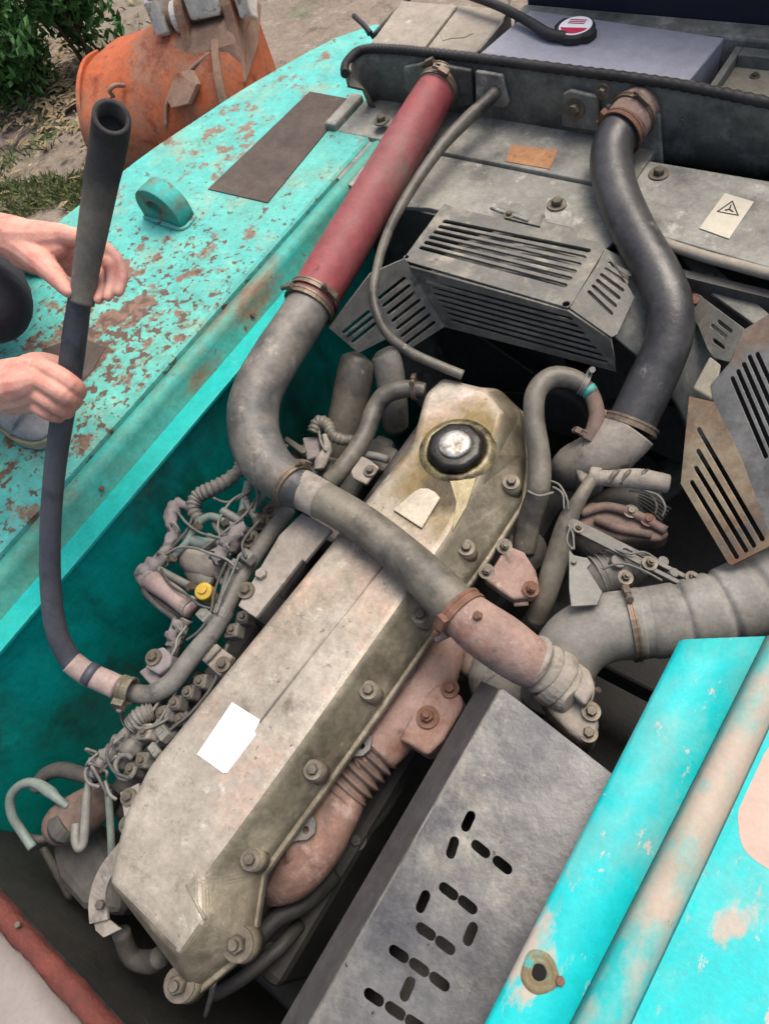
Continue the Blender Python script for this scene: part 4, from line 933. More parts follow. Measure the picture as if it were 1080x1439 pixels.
# ================================================================== HOSES
def axis_at(pts, i, j): return (P(*pts[j][:3]) - P(*pts[i][:3]))
def hoses():
    # red sleeve
    t = thing('red_hose', 'thick faded red hose running from the radiator neck to the grey elbow', 'hose', P(430, 435, .05))
    a, b = P(616, 122, .178), P(433, 432, .10)
    part('sleeve', tube(B(), [(a, .047), (a.lerp(b, .15), .052), (a.lerp(b, .5), .054), (a.lerp(b, .85), .056), (b, .054)], 28, 5, wob=.03), 'red', t, True)
    part('pale_cuff', tube(B(), [(a + (a - b).normalized() * .03, .0475), (a, .049), (a.lerp(b, .03), .050)], 28, 2), 'clamp', t, True)
    clamp(t, a.lerp(b, .012), b - a, .0495, .018, side=V((.6, -.3, 1)))
    clamp(t, a + (a - b).normalized() * .018, b - a, .049, .012, side=V((-.4, -.5, 1)))
    clamp(t, a.lerp(b, .955), b - a, .0565, .014, side=V((.8, 0, .4)))
    clamp(t, a.lerp(b, .992), b - a, .0562, .014, side=V((-.5, -.4, 1)))
    # grey elbow
    t = thing('elbow_hose', 'wide chalky grey elbow hose bending between red hose and crossover hose', 'hose', P(350, 580, 0))
    pts = [(442, 418, .102, 32), (419, 455, .1, 33), (388, 502, .088, 34), (362, 550, .072, 35.5), (355, 598, .058, 36.5), (370, 645, .05, 36), (402, 677, .045, 32), (430, 692, .043, 28)]
    part('elbow', tubeP(pts, 32, 8, wob=.02), 'elbow', t, True)
    p, r = PR(412, 682, .045, 31); clamp(t, p, axis_at(pts, 5, 7), r, .013, side=V((-.2, .9, .5)))
    # crossover hose
    t = thing('crossover_hose', 'dark dusty hose arching across the valve cover to the pink elbow pipe', 'hose', P(540, 760, 0))
    pts = [(404, 679, .043, 26), (440, 696, .043, 26.5), (490, 724, .044, 27), (545, 764, .046, 28.5), (595, 808, .046, 31), (634, 848, .045, 34), (650, 863, .045, 34.5)]
    part('hose', tubeP(pts, 32, 8, wob=.025), 'greyhose', t, True)
    p, r = PR(648, 860, .045, 34.5); clamp(t, p, axis_at(pts, 4, 6), r * 1.03, .02, side=V((-.4, -.8, .6)), m='rustbolt')
    pts2 = [(400, 677, .043, 27.5), (425, 688, .043, 28), (454, 704, .043, 27.6)]
    part('end_sleeve', tubeP(pts2, 30, 3), 'dustcast', t, True)
    # pink elbow pipe
    t = thing('elbow_pipe', 'pink rust cast pipe elbow below the end of the crossover hose', 'pipe', P(760, 940, -.1))
    pts = [(636, 850, .045, 32), (662, 872, .042, 37), (698, 899, .026, 40), (734, 924, .0, 38), (752, 935, -.015, 35)]
    part('pipe', tubeP(pts, 28, 7, wob=.03), 'pinkcast', t, True)
    p0, p1 = P(742, 924, -.004), P(792, 962, -.06); bm = B(); pr = []
    for i in range(33):
        k = i / 32; pr.append((p0.lerp(p1, k), .043 + .0035 * math.sin(k * 2 * math.pi * 3) - .002 * k))
    tube(bm, pr, 26, 1); part('ribbed_joint', bm, 'dustcast', t, True)
    part('neck_ring', tubeP([(770, 947, -.04, 40), (780, 954, -.045, 42), (788, 960, -.05, 40)], 26, 2), 'dustcast', t, bevel=.002)
    o = part('housing', prism(B(), [P(x, y, -.05) for x, y in ((756, 975), (780, 938), (806, 924), (828, 940), (838, 966), (830, 990), (842, 1008), (840, 1032), (822, 1046), (800, 1030), (772, 1000))], (0, 0, -.13)), 'dustcast', t, bevel=.018, seg=4)
    part('boss', tubeP([(786, 962, -.075, 34), (800, 978, -.042, 30), (806, 984, -.036, 20)], 22, 2), 'dustcast', t, bevel=.003)
    bm = B(); prism(bm, [P(818, 948, -.018), P(834, 970, -.018), P(822, 992, -.018), P(804, 976, -.018)], (0, 0, -.06)); part('lug', bm, 'dustcast', t, bevel=.006, seg=3)
    bm = B(); prism(bm, [P(748, 975, -.075), P(764, 962, -.075), P(824, 1024, -.075), P(812, 1046, -.075)], (0, 0, -.02)); part('flange', bm, 'greymetal', t, bevel=.003)
    for x, y, z in ((826, 1030, -.055), (772, 984, -.07), (830, 1000, -.045)): bolt(t, P(x, y, z), V((.1, 0, 1)), .009, 'bolt')
    part('stud', tube(B(), [(P(612, 900, .0), .006), (P(640, 886, .012), .006)], 10, 1), 'pinkcast', t, True)
    bolt(t, P(672, 866, .085), V((-.3, -.2, 1)), .008, 'rustbolt', False)
    # black hose right
    t = thing('black_hose', 'thick faded black hose curving down from the radiator at right', 'hose', P(900, 600, -.1))
    pts = [(884, 172, .172, 27), (866, 192, .165, 29), (858, 225, .15, 29), (868, 275, .135, 29), (893, 330, .12, 29.5), (924, 385, .105, 30), (941, 432, .085, 31), (938, 480, .055, 32), (912, 541, .01, 33), (884, 600, -.03, 33)]
    part('hose', tubeP(pts, 32, 8, wob=.02), 'blackhose', t, True)
    p, r = PR(874, 184, .168, 31); clamp(t, p, axis_at(pts, 0, 1), r * 1.02, .016, side=V((-1, -.2, .4)), m='rustbolt')
    p, r = PR(888, 160, .176, 32); part('cuff', tubeP([(900, 148, .18, 31), (886, 166, .174, 32), (876, 181, .168, 32)], 24, 3), 'pinkcast', t, True); clamp(t, P(888, 162, .175), axis_at(pts, 0, 1), r * 1.0, .012, side=V((.6, -.4, 1)))
    p, r = PR(886, 597, -.028, 35.5); clamp(t, p, axis_at(pts, 8, 9), r * 1.03, .016, side=V((-1, 0, .3)))
    # thin hose
    single('thin_hose', tubeP([(703, 120, .18, 8), (688, 138, .18, 9), (655, 168, .17, 9.5), (618, 208, .16, 8.5), (578, 265, .15, 7.5), (547, 322, .14, 7), (530, 375, .14, 6.6), (525, 420, .13, 6.6), (541, 465, .1, 6.6), (575, 494, .06, 7), (618, 514, .03, 7), (650, 527, .012, 7)], 12, 8), 'greyhose', 'thin grey hose looping from the channel past the red hose to the valve cover', 'hose', smooth=True)
    t = thing('wire_clip', 'small ragged wire clip on the end of the thin hose', 'clip', P(703, 120, .17))
    part('ring', tube(B(), [(P(694, 122, .175), .003), (P(702, 110, .18), .003), (P(712, 116, .18), .003), (P(708, 126, .175), .003), (P(694, 122, .175), .003)], 6, 4), 'paletube', t, True)
    part('tail', tube(B(), [(P(704, 112, .18), .002), (P(707, 104, .19), .002), (P(712, 108, .19), .002)], 5, 3), 'paletube', t, True)
    # grey intake duct
    t = thing('air_duct', 'wide grey ribbed air duct running off the right edge', 'duct', P(900, 870, -.2))
    pts = [(775, 985, -.17, 44), (785, 945, -.13, 46), (808, 905, -.1, 48), (845, 884, -.09, 48), (890, 877, -.09, 49), (930, 872, -.085, 50)]
    part('elbow', tubeP(pts, 32, 7, wob=.015), 'duct', t, True)
    bm = B(); pr = []; seq = [P(888, 877, -.09), P(950, 870, -.085), P(1020, 852, -.075), P(1090, 822, -.06), P(1180, 780, -.05)]
    cs = catmull([tuple(p) for p in seq], 24)
    for i, p in enumerate(cs):
        k = i / (len(cs) - 1); ph = (k * 5.2) % 1.0; dipp = math.exp(-((ph - .5) / .09) ** 2) if k > .08 else 0
        pr.append((V(p), .0635 + .008 * k - .006 * dipp))
    q0 = pr[-1][0]; pr += [(q0 + V((.08, .02, -.03)), .0715), (q0 + V((.2, .03, -.12)), .0715), (q0 + V((.3, .02, -.25)), .0715)]
    tube(bm, pr, 32, 1); part('ribbed_sleeve', bm, 'duct', t, True)
    p = P(886, 877, -.09); clamp(t, p, P(930, 872, -.085) - P(845, 884, -.09), .0645, .012, side=V((.1, .8, .9)))
    p = P(786, 942, -.127); clamp(t, p, P(808, 905, -.1) - P(775, 985, -.17), .0615, .014, side=V((1, .1, .6)))
    # U hose by the cap
    t = thing('u_hose', 'grey hose rising beside the oil cap and bending over like a walking stick', 'hose', P(745, 700, -.2))
    pts = [(735, 775, -.14, 17), (742, 735, -.1, 17), (756, 690, -.05, 16.5), (757, 640, -.02, 16), (750, 590, .01, 15), (753, 552, .03, 15), (773, 531, .035, 15), (800, 531, .03, 14), (820, 540, .02, 12.5)]
    part('hose', tubeP(pts, 20, 7, wob=.03), 'greyhose', t, True)
    part('copper_pipe', tubeP([(815, 537, .02, 11), (830, 553, .01, 11), (838, 580, -.005, 11), (834, 605, -.02, 12), (826, 620, -.03, 12)], 16, 6), 'browncast', t, True)
    p, r = PR(820, 540, .02, 12.5); clamp(t, p, axis_at(pts, 7, 8), r * 1.08, .011, side=V((.3, 1, .3)), m='paletube')
    part('green_band', tubeP([(824, 545, .0165, 11.8), (830, 553, .01, 11.8)], 14, 2), 'rail', t, True)
    part('seam_line', tubeP([(741, 690, -.034, 2), (757, 697, -.024, 2), (777, 692, -.03, 2)], 6, 4), 'paletube', t, True)
    p = P(826, 612, -.03); obj = clamp(t, p, P(826, 620, -.03) - P(834, 605, -.02), .017, .012, side=V((-1, 0, .5)))
hoses()

def coolant_end():
    t = thing('water_outlet', 'pale dusty water outlet casting under the black hose', 'casting', P(840, 650, -.15))
    part('neck', tubeP([(884, 602, -.03, 38), (864, 626, -.05, 38), (838, 645, -.08, 38), (812, 655, -.12, 34), (800, 662, -.18, 28)], 24, 6, wob=.05), 'dustcast', t, True)
    bm = B(); prism(bm, [P(x, y, -.06) for x, y in ((800, 638), (832, 618), (852, 640), (848, 672), (816, 678))], (0, 0, -.1)); part('body', bm, 'dustcast', t, bevel=.01, seg=3)
    bolt(t, P(826, 628, -.04), V((-.3, -.2, 1)), .01, 'bolt'); bolt(t, P(858, 604, -.01), V((-.5, 0, 1)), .009, 'bolt')
    # sensor harness wrapped in tape
    q = thing('taped_sensor_lead', 'dusty taped sensor lead reaching right from the water outlet', 'sensor', P(880, 675, -.06))
    part('lead', tubeP([(838, 672, -.05, 12), (860, 672, -.04, 13), (885, 672, -.035, 15), (912, 676, -.035, 15), (938, 680, -.04, 14)], 14, 5, wob=.2), 'dustcast', q, True)
    for x in (862, 880, 902): 
        p = P(x, 673, -.036); part('tape_turn', tube(B(), [(p + V((-.004, -.018, .006)), .004), (p + V((0, 0, .02)), .005), (p + V((.004, .018, .006)), .004)], 8, 4), 'greyhose', q, True)
    part('boot', tubeP([(828, 668, -.045, 13), (842, 671, -.045, 14)], 14, 1), 'dustcast', q, True)
    single('bracket_hose', tubeP([(832, 672, -.04, 9), (815, 700, -.05, 10), (798, 730, -.07, 14), (785, 775, -.1, 17), (768, 830, -.13, 16), (752, 872, -.18, 15)], 16, 7, wob=.05), 'greyhose', 'grey hose slanting down from the water outlet past the pink plate', 'hose', smooth=True)
    # pink cover plate
    q = thing('cover_plate', 'pink dusty cover plate with three bolts right of the crossover hose', 'plate', P(715, 810, -.15))
    out = [(690, 800), (712, 765), (736, 775), (752, 800), (757, 822), (748, 838), (720, 842), (700, 828), (678, 812)]
    part('plate', prism(B(), [P(x, y, -.08) for x, y in out], (0, 0, -.03)), 'pinkcast', q, bevel=.006, seg=3)
    for x, y in ((708, 768), (683, 803), (745, 828)): bolt(q, P(x, y, -.078), V((.3, -.1, 1)), .009, 'bolt' if x != 745 else 'rustbolt', True, True)
    part('pipe', tubeP([(722, 850, -.1, 3.5), (742, 848, -.1, 3.5)], 8, 1), 'pinkcast', q, True)
    part('rear_drum', cyl(B(), P(735, 775, -.16), V((.3, -.3, 1)), .045, .03, 24), 'darkmetal', q, True)
    # alternator group
    q = thing('alternator', 'brown dusty alternator with adjusting bar between the grey duct and water outlet', 'alternator', P(870, 745, -.25))
    part('housing', tube(B(), [(P(850, 770, -.22), .06), (P(845, 766, -.17), .075), (P(880, 720, -.17), .075), (P(888, 712, -.22), .06)], 28, 2), 'darkmetal', q, True)
    out = [(810, 715), (830, 704), (868, 707), (905, 722), (938, 742), (940, 752), (925, 760), (900, 757), (870, 757), (838, 748), (812, 736)]
    part('end_plate', prism(B(), [P(x, y, -.08) for x, y in out], (0, 0, -.045)), 'browncast', q, bevel=.009, seg=3)
    part('rib', tubeP([(836, 730, -.072, 6), (868, 742, -.072, 7), (915, 752, -.075, 6)], 10, 4), 'browncast', q, True)
    part('rib', tubeP([(815, 722, -.072, 7), (850, 712, -.072, 7), (890, 722, -.072, 7), (935, 746, -.075, 7)], 10, 4), 'browncast', q, True)
    bolt(q, P(886, 719, -.07), V((.1, 0, 1)), .008, 'bolt'); bolt(q, P(910, 731, -.072), V((.1, 0, 1)), .008, 'rustbolt')
    for k in range(5):
        part('belt_groove', tubeP([(850 + 3 * k, 697 - 3 * k, -.11, 2), (895 + 3 * k, 706 - 3 * k, -.1, 2), (930 + 3 * k, 732 - 4 * k, -.11, 2)], 6, 5), 'darkmetal' if k % 2 else 'deep', q, True)
    # slotted adjusting bar
    u0, u1 = P(806, 738, -.05), P(972, 822, -.05); d = (u1 - u0); L = d.length; u = d.normalized(); n = V((0, 0, 1)); v = n.cross(u)
    pts = [slot((.0, 0), (L, 0), .011, 6)]; me = plate(pts[0], [slot((L * .45, 0), (L * .96, 0), .0048, 6)], u0, u, v, .005, .0008); part('adjusting_bar', me, 'greymetal', q)
    for x, y, r_ in ((912, 792, .008), (878, 812, .008), (972, 812, .007), (812, 742, .006)): bolt(q, P(x, y, -.045), V((.2, .1, 1)), r_, 'bolt', True, True)
    part('ribbed_case', tube(B(), [(P(830, 815, -.12), .035), (P(845, 812, -.11), .043), (P(875, 800, -.11), .043), (P(884, 796, -.12), .035)], 22, 2), 'greymetal', q, True)
    for k in range(5): part('fin', tube(B(), [(P(838 + 8 * k, 813 - 3 * k, -.1095), .045), (P(840.5 + 8 * k, 812 - 3 * k, -.1095), .045)], 22, 1), 'greymetal', q)
    # pale bent bracket plate
    part_ = thing('bracket_plate', 'pale grey notched bracket plate standing on the duct elbow', 'bracket', P(815, 830, -.1))
    out = [(799, 772), (806, 780), (825, 784), (830, 792), (824, 798), (846, 832), (838, 850), (802, 852), (799, 826)]
    part('plate', prism(B(), [P(x, y, -.015) for x, y in out], (.001, 0, -.006)), 'paletube', part_, bevel=.001)
    bolt(part_, P(806, 790, -.013), V((0, 0, 1)), .005, 'bolt', False)
    part('hook_wire', tubeP([(806, 772, -.02, 1.6), (805, 752, -.03, 1.6), (800, 742, -.03, 1.6)], 6, 4), 'paletube', part_, True)
    single('dark_water_pipe', tubeP([(640, 905, -.2, 18), (655, 935, -.22, 16), (690, 950, -.22, 16)], 14, 5), 'browncast', 'short dark pipe in the gap between manifold and pink elbow', 'pipe', smooth=True)
    # turbocharger mass below the pink elbow
    q = thing('turbocharger', 'dark turbocharger body in the gap left of the grey duct elbow', 'turbocharger', P(720, 955, -.25))
    bm = B(); prof = [(.02, 0), (.075, .005), (.09, .03), (.085, .06), (.06, .075)]; c = P(722, 962, -.26); seg = 28
    loft(bm, [[c + V((r_ * math.cos(2 * math.pi * k / seg), r_ * math.sin(2 * math.pi * k / seg), z_)) for k in range(seg)] for r_, z_ in prof]); part('compressor', bm, 'greymetal', q, True)
    part('scroll', tubeP([(690, 960, -.2, 26), (715, 985, -.2, 28), (750, 985, -.2, 28), (775, 965, -.2, 26)], 18, 5), 'greymetal', q, True)
coolant_end()

# ================================================================== LEFT FLANK CLUTTER
def lumpy(pts, seg=12, sub=6, amp=.35, freq=60):
    bm = tubeP(pts, seg, sub)
    for v in bm.verts: v.co += V((noise.noise(v.co * freq), noise.noise(v.co * freq + V((5, 0, 0))), noise.noise(v.co * freq + V((0, 7, 0))))) * .012 * amp
    return bm
def ribbed(pts, n, depth=.0022, seg=16):
    cs = catmull([tuple(P(a, b, z)) + (r * dep(P(a, b, z)) / FPX,) for a, b, z, r in pts], max(2, n * 4 // (len(pts) - 1)))
    return tube(B(), [(V(c[:3]), c[3] + depth * math.cos(i * math.pi / 2)) for i, c in enumerate(cs)], seg, 1)
def clutter():
    # main coolant pipe and its brackets
    t = thing('coolant_pipe', 'grey steel pipe running beside the valve cover to the held hose', 'pipe', P(270, 930, -.1))
    part('pipe', tubeP([(182, 972, -.05, 13), (210, 976, -.05, 13.5), (240, 960, -.05, 14), (268, 925, -.05, 14), (298, 888, -.05, 13.5), (318, 852, -.05, 13), (334, 818, -.05, 12.5), (352, 790, -.055, 12), (378, 752, -.06, 12), (405, 715, -.07, 11)], 20, 6, wob=.04), 'greymetal', t, True)
    part('weld_collar', tubeP([(308, 868, -.05, 15.5), (316, 856, -.05, 15.5)], 18, 1), 'paletube', t, bevel=.002)
    bm = prism(B(), [P(x, y, -.055) for x, y in ((281, 926), (300, 903), (327, 922), (308, 950))], (0, 0, -.02)); part('bracket', bm, 'dustcast', t, bevel=.004)
    part('bracket_rib', tubeP([(288, 930, -.05, 5), (308, 908, -.05, 5)], 8, 1), 'dustcast', t, True)
    bolt(t, P(313, 934, -.053), V((0, 0, 1)), .009, 'bolt')
    # solenoid
    t = thing('solenoid_valve', 'dusty mauve block valve with bolt beside the held hose clamp', 'valve', P(222, 940, -.1))
    part('body', prism(B(), [P(x, y, -.03) for x, y in ((203, 938), (212, 915), (228, 908), (241, 921), (238, 936), (222, 948))], (0, 0, -.05)), 'lavender', t, bevel=.005, seg=3)
    part('foot', prism(B(), [P(x, y, -.05) for x, y in ((194, 944), (208, 934), (225, 948), (226, 958), (212, 964))], (0, 0, -.03)), 'lavender', t, bevel=.004)
    bolt(t, P(216, 924, -.028), V((0, 0, 1)), .0095, 'bolt')
    part('lead', tubeP([(238, 930, -.06, 3), (245, 905, -.06, 3), (252, 888, -.07, 3), (256, 862, -.08, 3)], 8, 5), 'deep', t, True)
    # taped harness
    t = thing('wiring_harness', 'lumpy mauve taped wiring bunch at the outer side of the fuel filter', 'wiring', P(225, 790, -.1))
    part('taped_run', lumpy([(248, 706, -.06, 9), (240, 725, -.055, 10), (243, 745, -.05, 8), (235, 768, -.05, 7), (224, 788, -.05, 11), (206, 804, -.05, 14), (200, 812, -.06, 10)], 14, 8, .7, 70), 'lavender', t, True)
    part('stub', lumpy([(248, 706, -.06, 8), (262, 712, -.06, 6), (270, 714, -.06, 4)], 10, 5), 'lavender', t, True)
    part('black_lead', tubeP([(200, 812, -.06, 5), (204, 832, -.065, 5), (222, 852, -.07, 4), (244, 868, -.075, 5), (252, 880, -.075, 5)], 10, 6), 'deep', t, True)
    part('taped_tail', lumpy([(252, 872, -.06, 8), (243, 892, -.06, 9), (240, 908, -.07, 7)], 12, 6, .8, 80), 'lavender', t, True)
    part('junction', lumpy([(300, 790, -.03, 9), (318, 770, -.03, 14), (330, 752, -.03, 12), (344, 742, -.035, 9)], 14, 7, .9, 75), 'lavender', t, True)
    single('corrugated_loom', ribbed([(342, 656, -.05, 9), (318, 676, -.05, 10), (295, 688, -.05, 10.5), (278, 698, -.055, 10.5), (271, 715, -.06, 10), (280, 732, -.07, 9)], 16), 'greymetal', 'corrugated grey loom sleeve curling out from under the elbow hose', 'cable sleeve', smooth=True)
    # injection pipes: each a thing of its own (thin steel lines)
    tubes = [([(240, 785, -.05, 5.5), (262, 763, -.045, 5.5), (275, 740, -.04, 5.5), (294, 726, -.035, 6), (318, 734, -.04, 6), (342, 746, -.05, 6)], 'greentube', 'longest grey green fuel line arching over the pump'),
             ([(312, 718, -.03, 6), (325, 725, -.032, 6), (340, 734, -.04, 6)], 'paletube', 'short straight fuel line end beside the longest arched line'),
             ([(350, 678, -.05, 7), (344, 700, -.045, 6), (340, 722, -.04, 6), (334, 738, -.045, 6)], 'greentube', 'upright fuel line dropping from under the elbow hose'),
             ([(346, 705, -.03, 5), (352, 718, -.03, 5), (362, 730, -.04, 7)], 'paletube', 'small fuel line branch ending in a pale nut'),
             ([(302, 734, -.05, 6), (308, 745, -.055, 6), (322, 756, -.06, 6)], 'paletube', 'fuel line crossing under the arched line to the junction'),
             ([(262, 756, -.055, 8), (280, 763, -.05, 9), (300, 765, -.05, 8), (322, 768, -.05, 7)], 'greentube', 'thick flattened fuel line just above the pump bulb'),
             ([(222, 800, -.05, 5.5), (245, 812, -.05, 5.5), (268, 824, -.055, 5.5)], 'paletube', 'straight line from the taped bunch to the yellow cap'),
             ([(208, 818, -.075, 5), (218, 840, -.085, 5), (240, 860, -.09, 6), (260, 872, -.09, 6)], 'paletube', 'lower line bowed alongside the pink fuel filter'),
             ([(306, 855, -.045, 4), (312, 836, -.04, 4), (318, 812, -.045, 4), (328, 792, -.05, 4)], 'greymetal', 'thin dark line following the coolant pipe'),
             ([(376, 690, -.04, 5), (366, 700, -.045, 6), (358, 712, -.05, 6)], 'greentube', 'stub of line beneath the elbow hose clamp'),
             ([(296, 750, -.06, 5), (290, 775, -.07, 5), (300, 800, -.075, 5), (316, 822, -.075, 5)], 'greymetal', 'fuel line bending down behind the pump bulb')]
    for pts, m, lab in tubes: single('fuel_line', tubeP(pts, 10, 6, wob=.05), m, lab, 'fuel line', 'fuel lines at the left of the engine', smooth=True)
    t = thing('lift_pump', 'dusty grey rounded pump behind the yellow cap', 'pump', P(282, 790, -.12))
    part('bulb', tubeP([(258, 778, -.09, 14), (270, 782, -.085, 22), (290, 792, -.085, 24), (308, 800, -.09, 18), (318, 806, -.1, 10)], 22, 5, wob=.06), 'dustcast', t, True)
    part('bulb_lower', tubeP([(270, 800, -.1, 14), (285, 812, -.095, 18), (300, 822, -.1, 15)], 18, 5), 'greymetal', t, True)
    t = thing('fuel_filter', 'dusty pink tube shaped fuel filter left of the yellow cap', 'filter', P(240, 838, -.12))
    part('canister', tubeP([(204, 808, -.06, 14), (210, 812, -.06, 16), (238, 832, -.06, 14.5), (262, 852, -.06, 14), (270, 858, -.06, 12)], 20, 3), 'filterpink', t, True)
    part('head', lumpy([(198, 802, -.058, 13), (212, 816, -.058, 17)], 14, 4, .5), 'dustcast', t, True)
    part('end_collar', tubeP([(262, 850, -.06, 15.5), (268, 855, -.06, 15.5)], 18, 1), 'dustcast', t, bevel=.001)
    t = thing('yellow_cap', 'small yellow plastic cap beside the pink fuel filter', 'cap', P(287, 832, -.1))
    p = P(287, 830, -.045); ax = V((.15, -.1, 1)); bm = B(); cyl(bm, p + V((0, 0, -.02)), ax, .0185, .03, 20); part('cap', bm, 'yellow', t, bevel=.003)
    bm = B(); cyl(bm, p + ax.normalized() * .0105, ax, .010, .004, 16); part('crown', bm, 'yellow', t, bevel=.001)
    part('neck', cyl(B(), p + V((0, 0, -.06)), ax, .016, .042, 16), 'cover_side', t, True)
    conns = [(289, 866, -.035, .036, .024, 'paletube', 'pale square connector between fuel filter and coolant pipe'), (331, 795, -.03, .026, .02, 'lavender', 'small mauve connector at the foot of the junction'), (348, 783, -.025, .034, .024, 'paletube', 'pale mauve connector against the side plate'), (228, 1028, -.06, .05, .022, 'paletube', 'pale banded connector below the solenoid valve'), (218, 1055, -.045, .032, .016, 'paletube', 'small pale tab clip touching the valve cover edge')]
    for x, y, z, a, b, m, lab in conns:
        t = thing('connector', lab, 'connector', P(x, y, z), 'plug connectors'); p = P(x, y, z)
        bm = B(); obox(bm, p, V((.75, -.1, .25)), (b, b * .9, a)); part('housing', bm, m, t, bevel=.003)
        bm = B(); obox(bm, p + V((0, 0, b * .45)), V((.75, -.1, .25)), (b * .5, .006, a * .4)); part('latch', bm, m, t, bevel=.001)
    # grey lumps of the head between clutter and cover
    t = thing('injector_block', 'grey greasy injector housings below the elbow hose', 'injector', P(372, 750, -.15))
    for x, y, z, r in ((352, 758, -.07, .026), (368, 735, -.07, .024), (380, 718, -.07, .022), (330, 770, -.09, .022)):
        o = part('injector_body', tube(B(), [(P(x, y, z - .06), r), (P(x, y, z), r), (P(x, y, z + .012), r * .7)], 14, 1), 'greymetal', t); autosmooth(o, 40)
        bolt(o, P(x, y, z + .012), V((0, 0, 1)), r * .45, 'bolt', True, True)
    p = P(346, 829, -.018); bm = B()
    tube(bm, [(p + V((.011 * math.cos(i * .7), .011 * math.sin(i * .7), -.02 + .0011 * i)), .0018) for i in range(30)], 6, 1)
    single('spring', bm, 'greymetal', 'small coil spring on the corner bolt of the pale side plate', 'spring', smooth=True)
    # upper cluster near breather
    t = thing('breather_hose', 'ribbed grey breather hose dropping from the valve cover corner', 'hose', P(530, 570, -.1))
    part('hose', tubeP([(597, 548, -.015, 10), (580, 546, -.012, 12), (560, 548, -.012, 13), (540, 556, -.015, 13.5), (526, 576, -.025, 13.5), (516, 604, -.03, 13), (500, 632, -.035, 13), (482, 656, -.04, 13), (462, 678, -.05, 13)], 20, 7, wob=.06), 'greyhose', t, True)
    p, r = PR(582, 547, -.012, 12); clamp(t, p, P(597, 548, -.015) - P(560, 548, -.012), r * 1.08, .01, side=V((0, .5, 1)))
    t = thing('spin_on_filter', 'large dull grey spin on filter canister left of the breather hose', 'filter', P(490, 570, -.2))
    o = part('canister', tube(B(), [(P(474, 640, -.2), .04), (P(480, 618, -.17), .044), (P(500, 522, -.06), .044), (P(504, 506, -.045), .038), (P(506, 501, -.042), .02)], 28, 3), 'greyhose', t, True)
    part('base', tube(B(), [(P(470, 655, -.215), .053), (P(474, 640, -.198), .053)], 24, 1), 'darkmetal', t, bevel=.002)
    t = thing('filter_neck_pipe', 'grey bent pipe end standing right of the spin on filter', 'pipe', P(545, 530, -.15))
    part('pipe', tube(B(), [(P(538, 493, -.04), .022), (P(541, 500, -.05), .034), (P(546, 520, -.07), .036), (P(552, 560, -.12), .034), (P(556, 600, -.2), .032)], 20, 5), 'greymetal', t, True)
    t = thing('sensor_cluster', 'cluster of dusty plugs and a coiled lead above the elbow hose', 'sensor', P(440, 620, -.1))
    part('coiled_lead', ribbed([(440, 608, -.04, 9), (448, 594, -.035, 10), (460, 598, -.035, 9), (468, 612, -.04, 8), (482, 618, -.04, 8), (496, 618, -.045, 7)], 14, .0015), 'greyhose', t, True)
    part('plug', prism(B(), [P(x, y, -.05) for x, y in ((424, 614), (446, 612), (450, 640), (430, 646))], (0, 0, -.04)), 'lavender', t, bevel=.005, seg=3)
    part('plug', prism(B(), [P(x, y, -.045) for x, y in ((398, 618), (402, 612), (430, 630), (426, 640))], (0, 0, -.02)), 'darkmetal', t, bevel=.003)
    part('plug', lumpy([(456, 612, -.04, 5), (460, 630, -.045, 7), (452, 645, -.05, 8), (448, 660, -.055, 7)], 12, 5, .4), 'dustcast', t, True)
    part('base_block', prism(B(), [P(x, y, -.075) for x, y in ((400, 640), (425, 622), (468, 650), (455, 678), (430, 672))], (0, 0, -.04)), 'darkmetal', t, bevel=.006, seg=3)
    part('tie', tubeP([(448, 606, -.03, 2), (451, 622, -.03, 2), (458, 634, -.035, 2)], 6, 4), 'paletube', t, True)
    for x, y in ((402, 628), (428, 636)): bolt(t, P(x, y, -.04), V((0, 0, 1)), .006, 'bolt', False)
    t = thing('lifting_bracket', 'pale bracket tab under the breather hose at the valve cover edge', 'bracket', P(512, 660, -.06))
    part('tab', prism(B(), [P(x, y, -.03) for x, y in ((492, 662), (508, 640), (520, 646), (532, 656), (514, 680), (496, 672))], (0, 0, -.01)), 'dustcast', t, bevel=.003)
    bolt(t, P(520, 662, -.028), V((0, 0, 1)), .008, 'bolt')
    part('rod', tubeP([(505, 640, -.06, 6), (522, 640, -.06, 6), (545, 646, -.06, 6)], 10, 3), 'greymetal', t, True)
    # lower left
    t = thing('lower_harness', 'tangle of dusty plugs and wires below the held hose clamp', 'wiring', P(170, 1060, -.15))
    rnd = random.Random(12)
    for x, y, r in ((140, 1072, 12), (152, 1060, 13), (166, 1046, 13), (178, 1034, 12), (132, 1085, 9), (186, 1052, 14), (198, 1038, 13), (172, 1068, 11)):
        part('plug', lumpy([(x - r * .6, y + r * .7, -.09, r * .75), (x, y, -.075, r), (x + r * .6, y - r * .6, -.085, r * .7)], 12, 5, .8, 85), 'lavender' if x < 150 else 'greymetal', t, True)
    part('ring_clip', tube(B(), [(P(176 + 14 * math.cos(a), 1078 + 17 * math.sin(a), -.05), .005) for a in [i * .55 for i in range(11)]], 8, 2), 'greymetal', t, True)
    part('wire', tubeP([(170, 996, -.055, 2.6), (172, 1010, -.06, 2.6), (178, 1022, -.065, 2.6), (190, 1030, -.07, 2.6)], 8, 5), 'greymetal', t, True)
    for k in range(7):
        x, y = rnd.uniform(128, 195), rnd.uniform(1030, 1095)
        part('wire', tubeP([(x, y, -.06, 2.2), (x + rnd.uniform(-20, 15), y + rnd.uniform(-14, 16), -.045, 2.2), (x + rnd.uniform(-20, 20), y + rnd.uniform(5, 30), -.08, 2.2)], 7, 6), 'paletube' if k % 3 == 0 else 'greymetal', t, True)
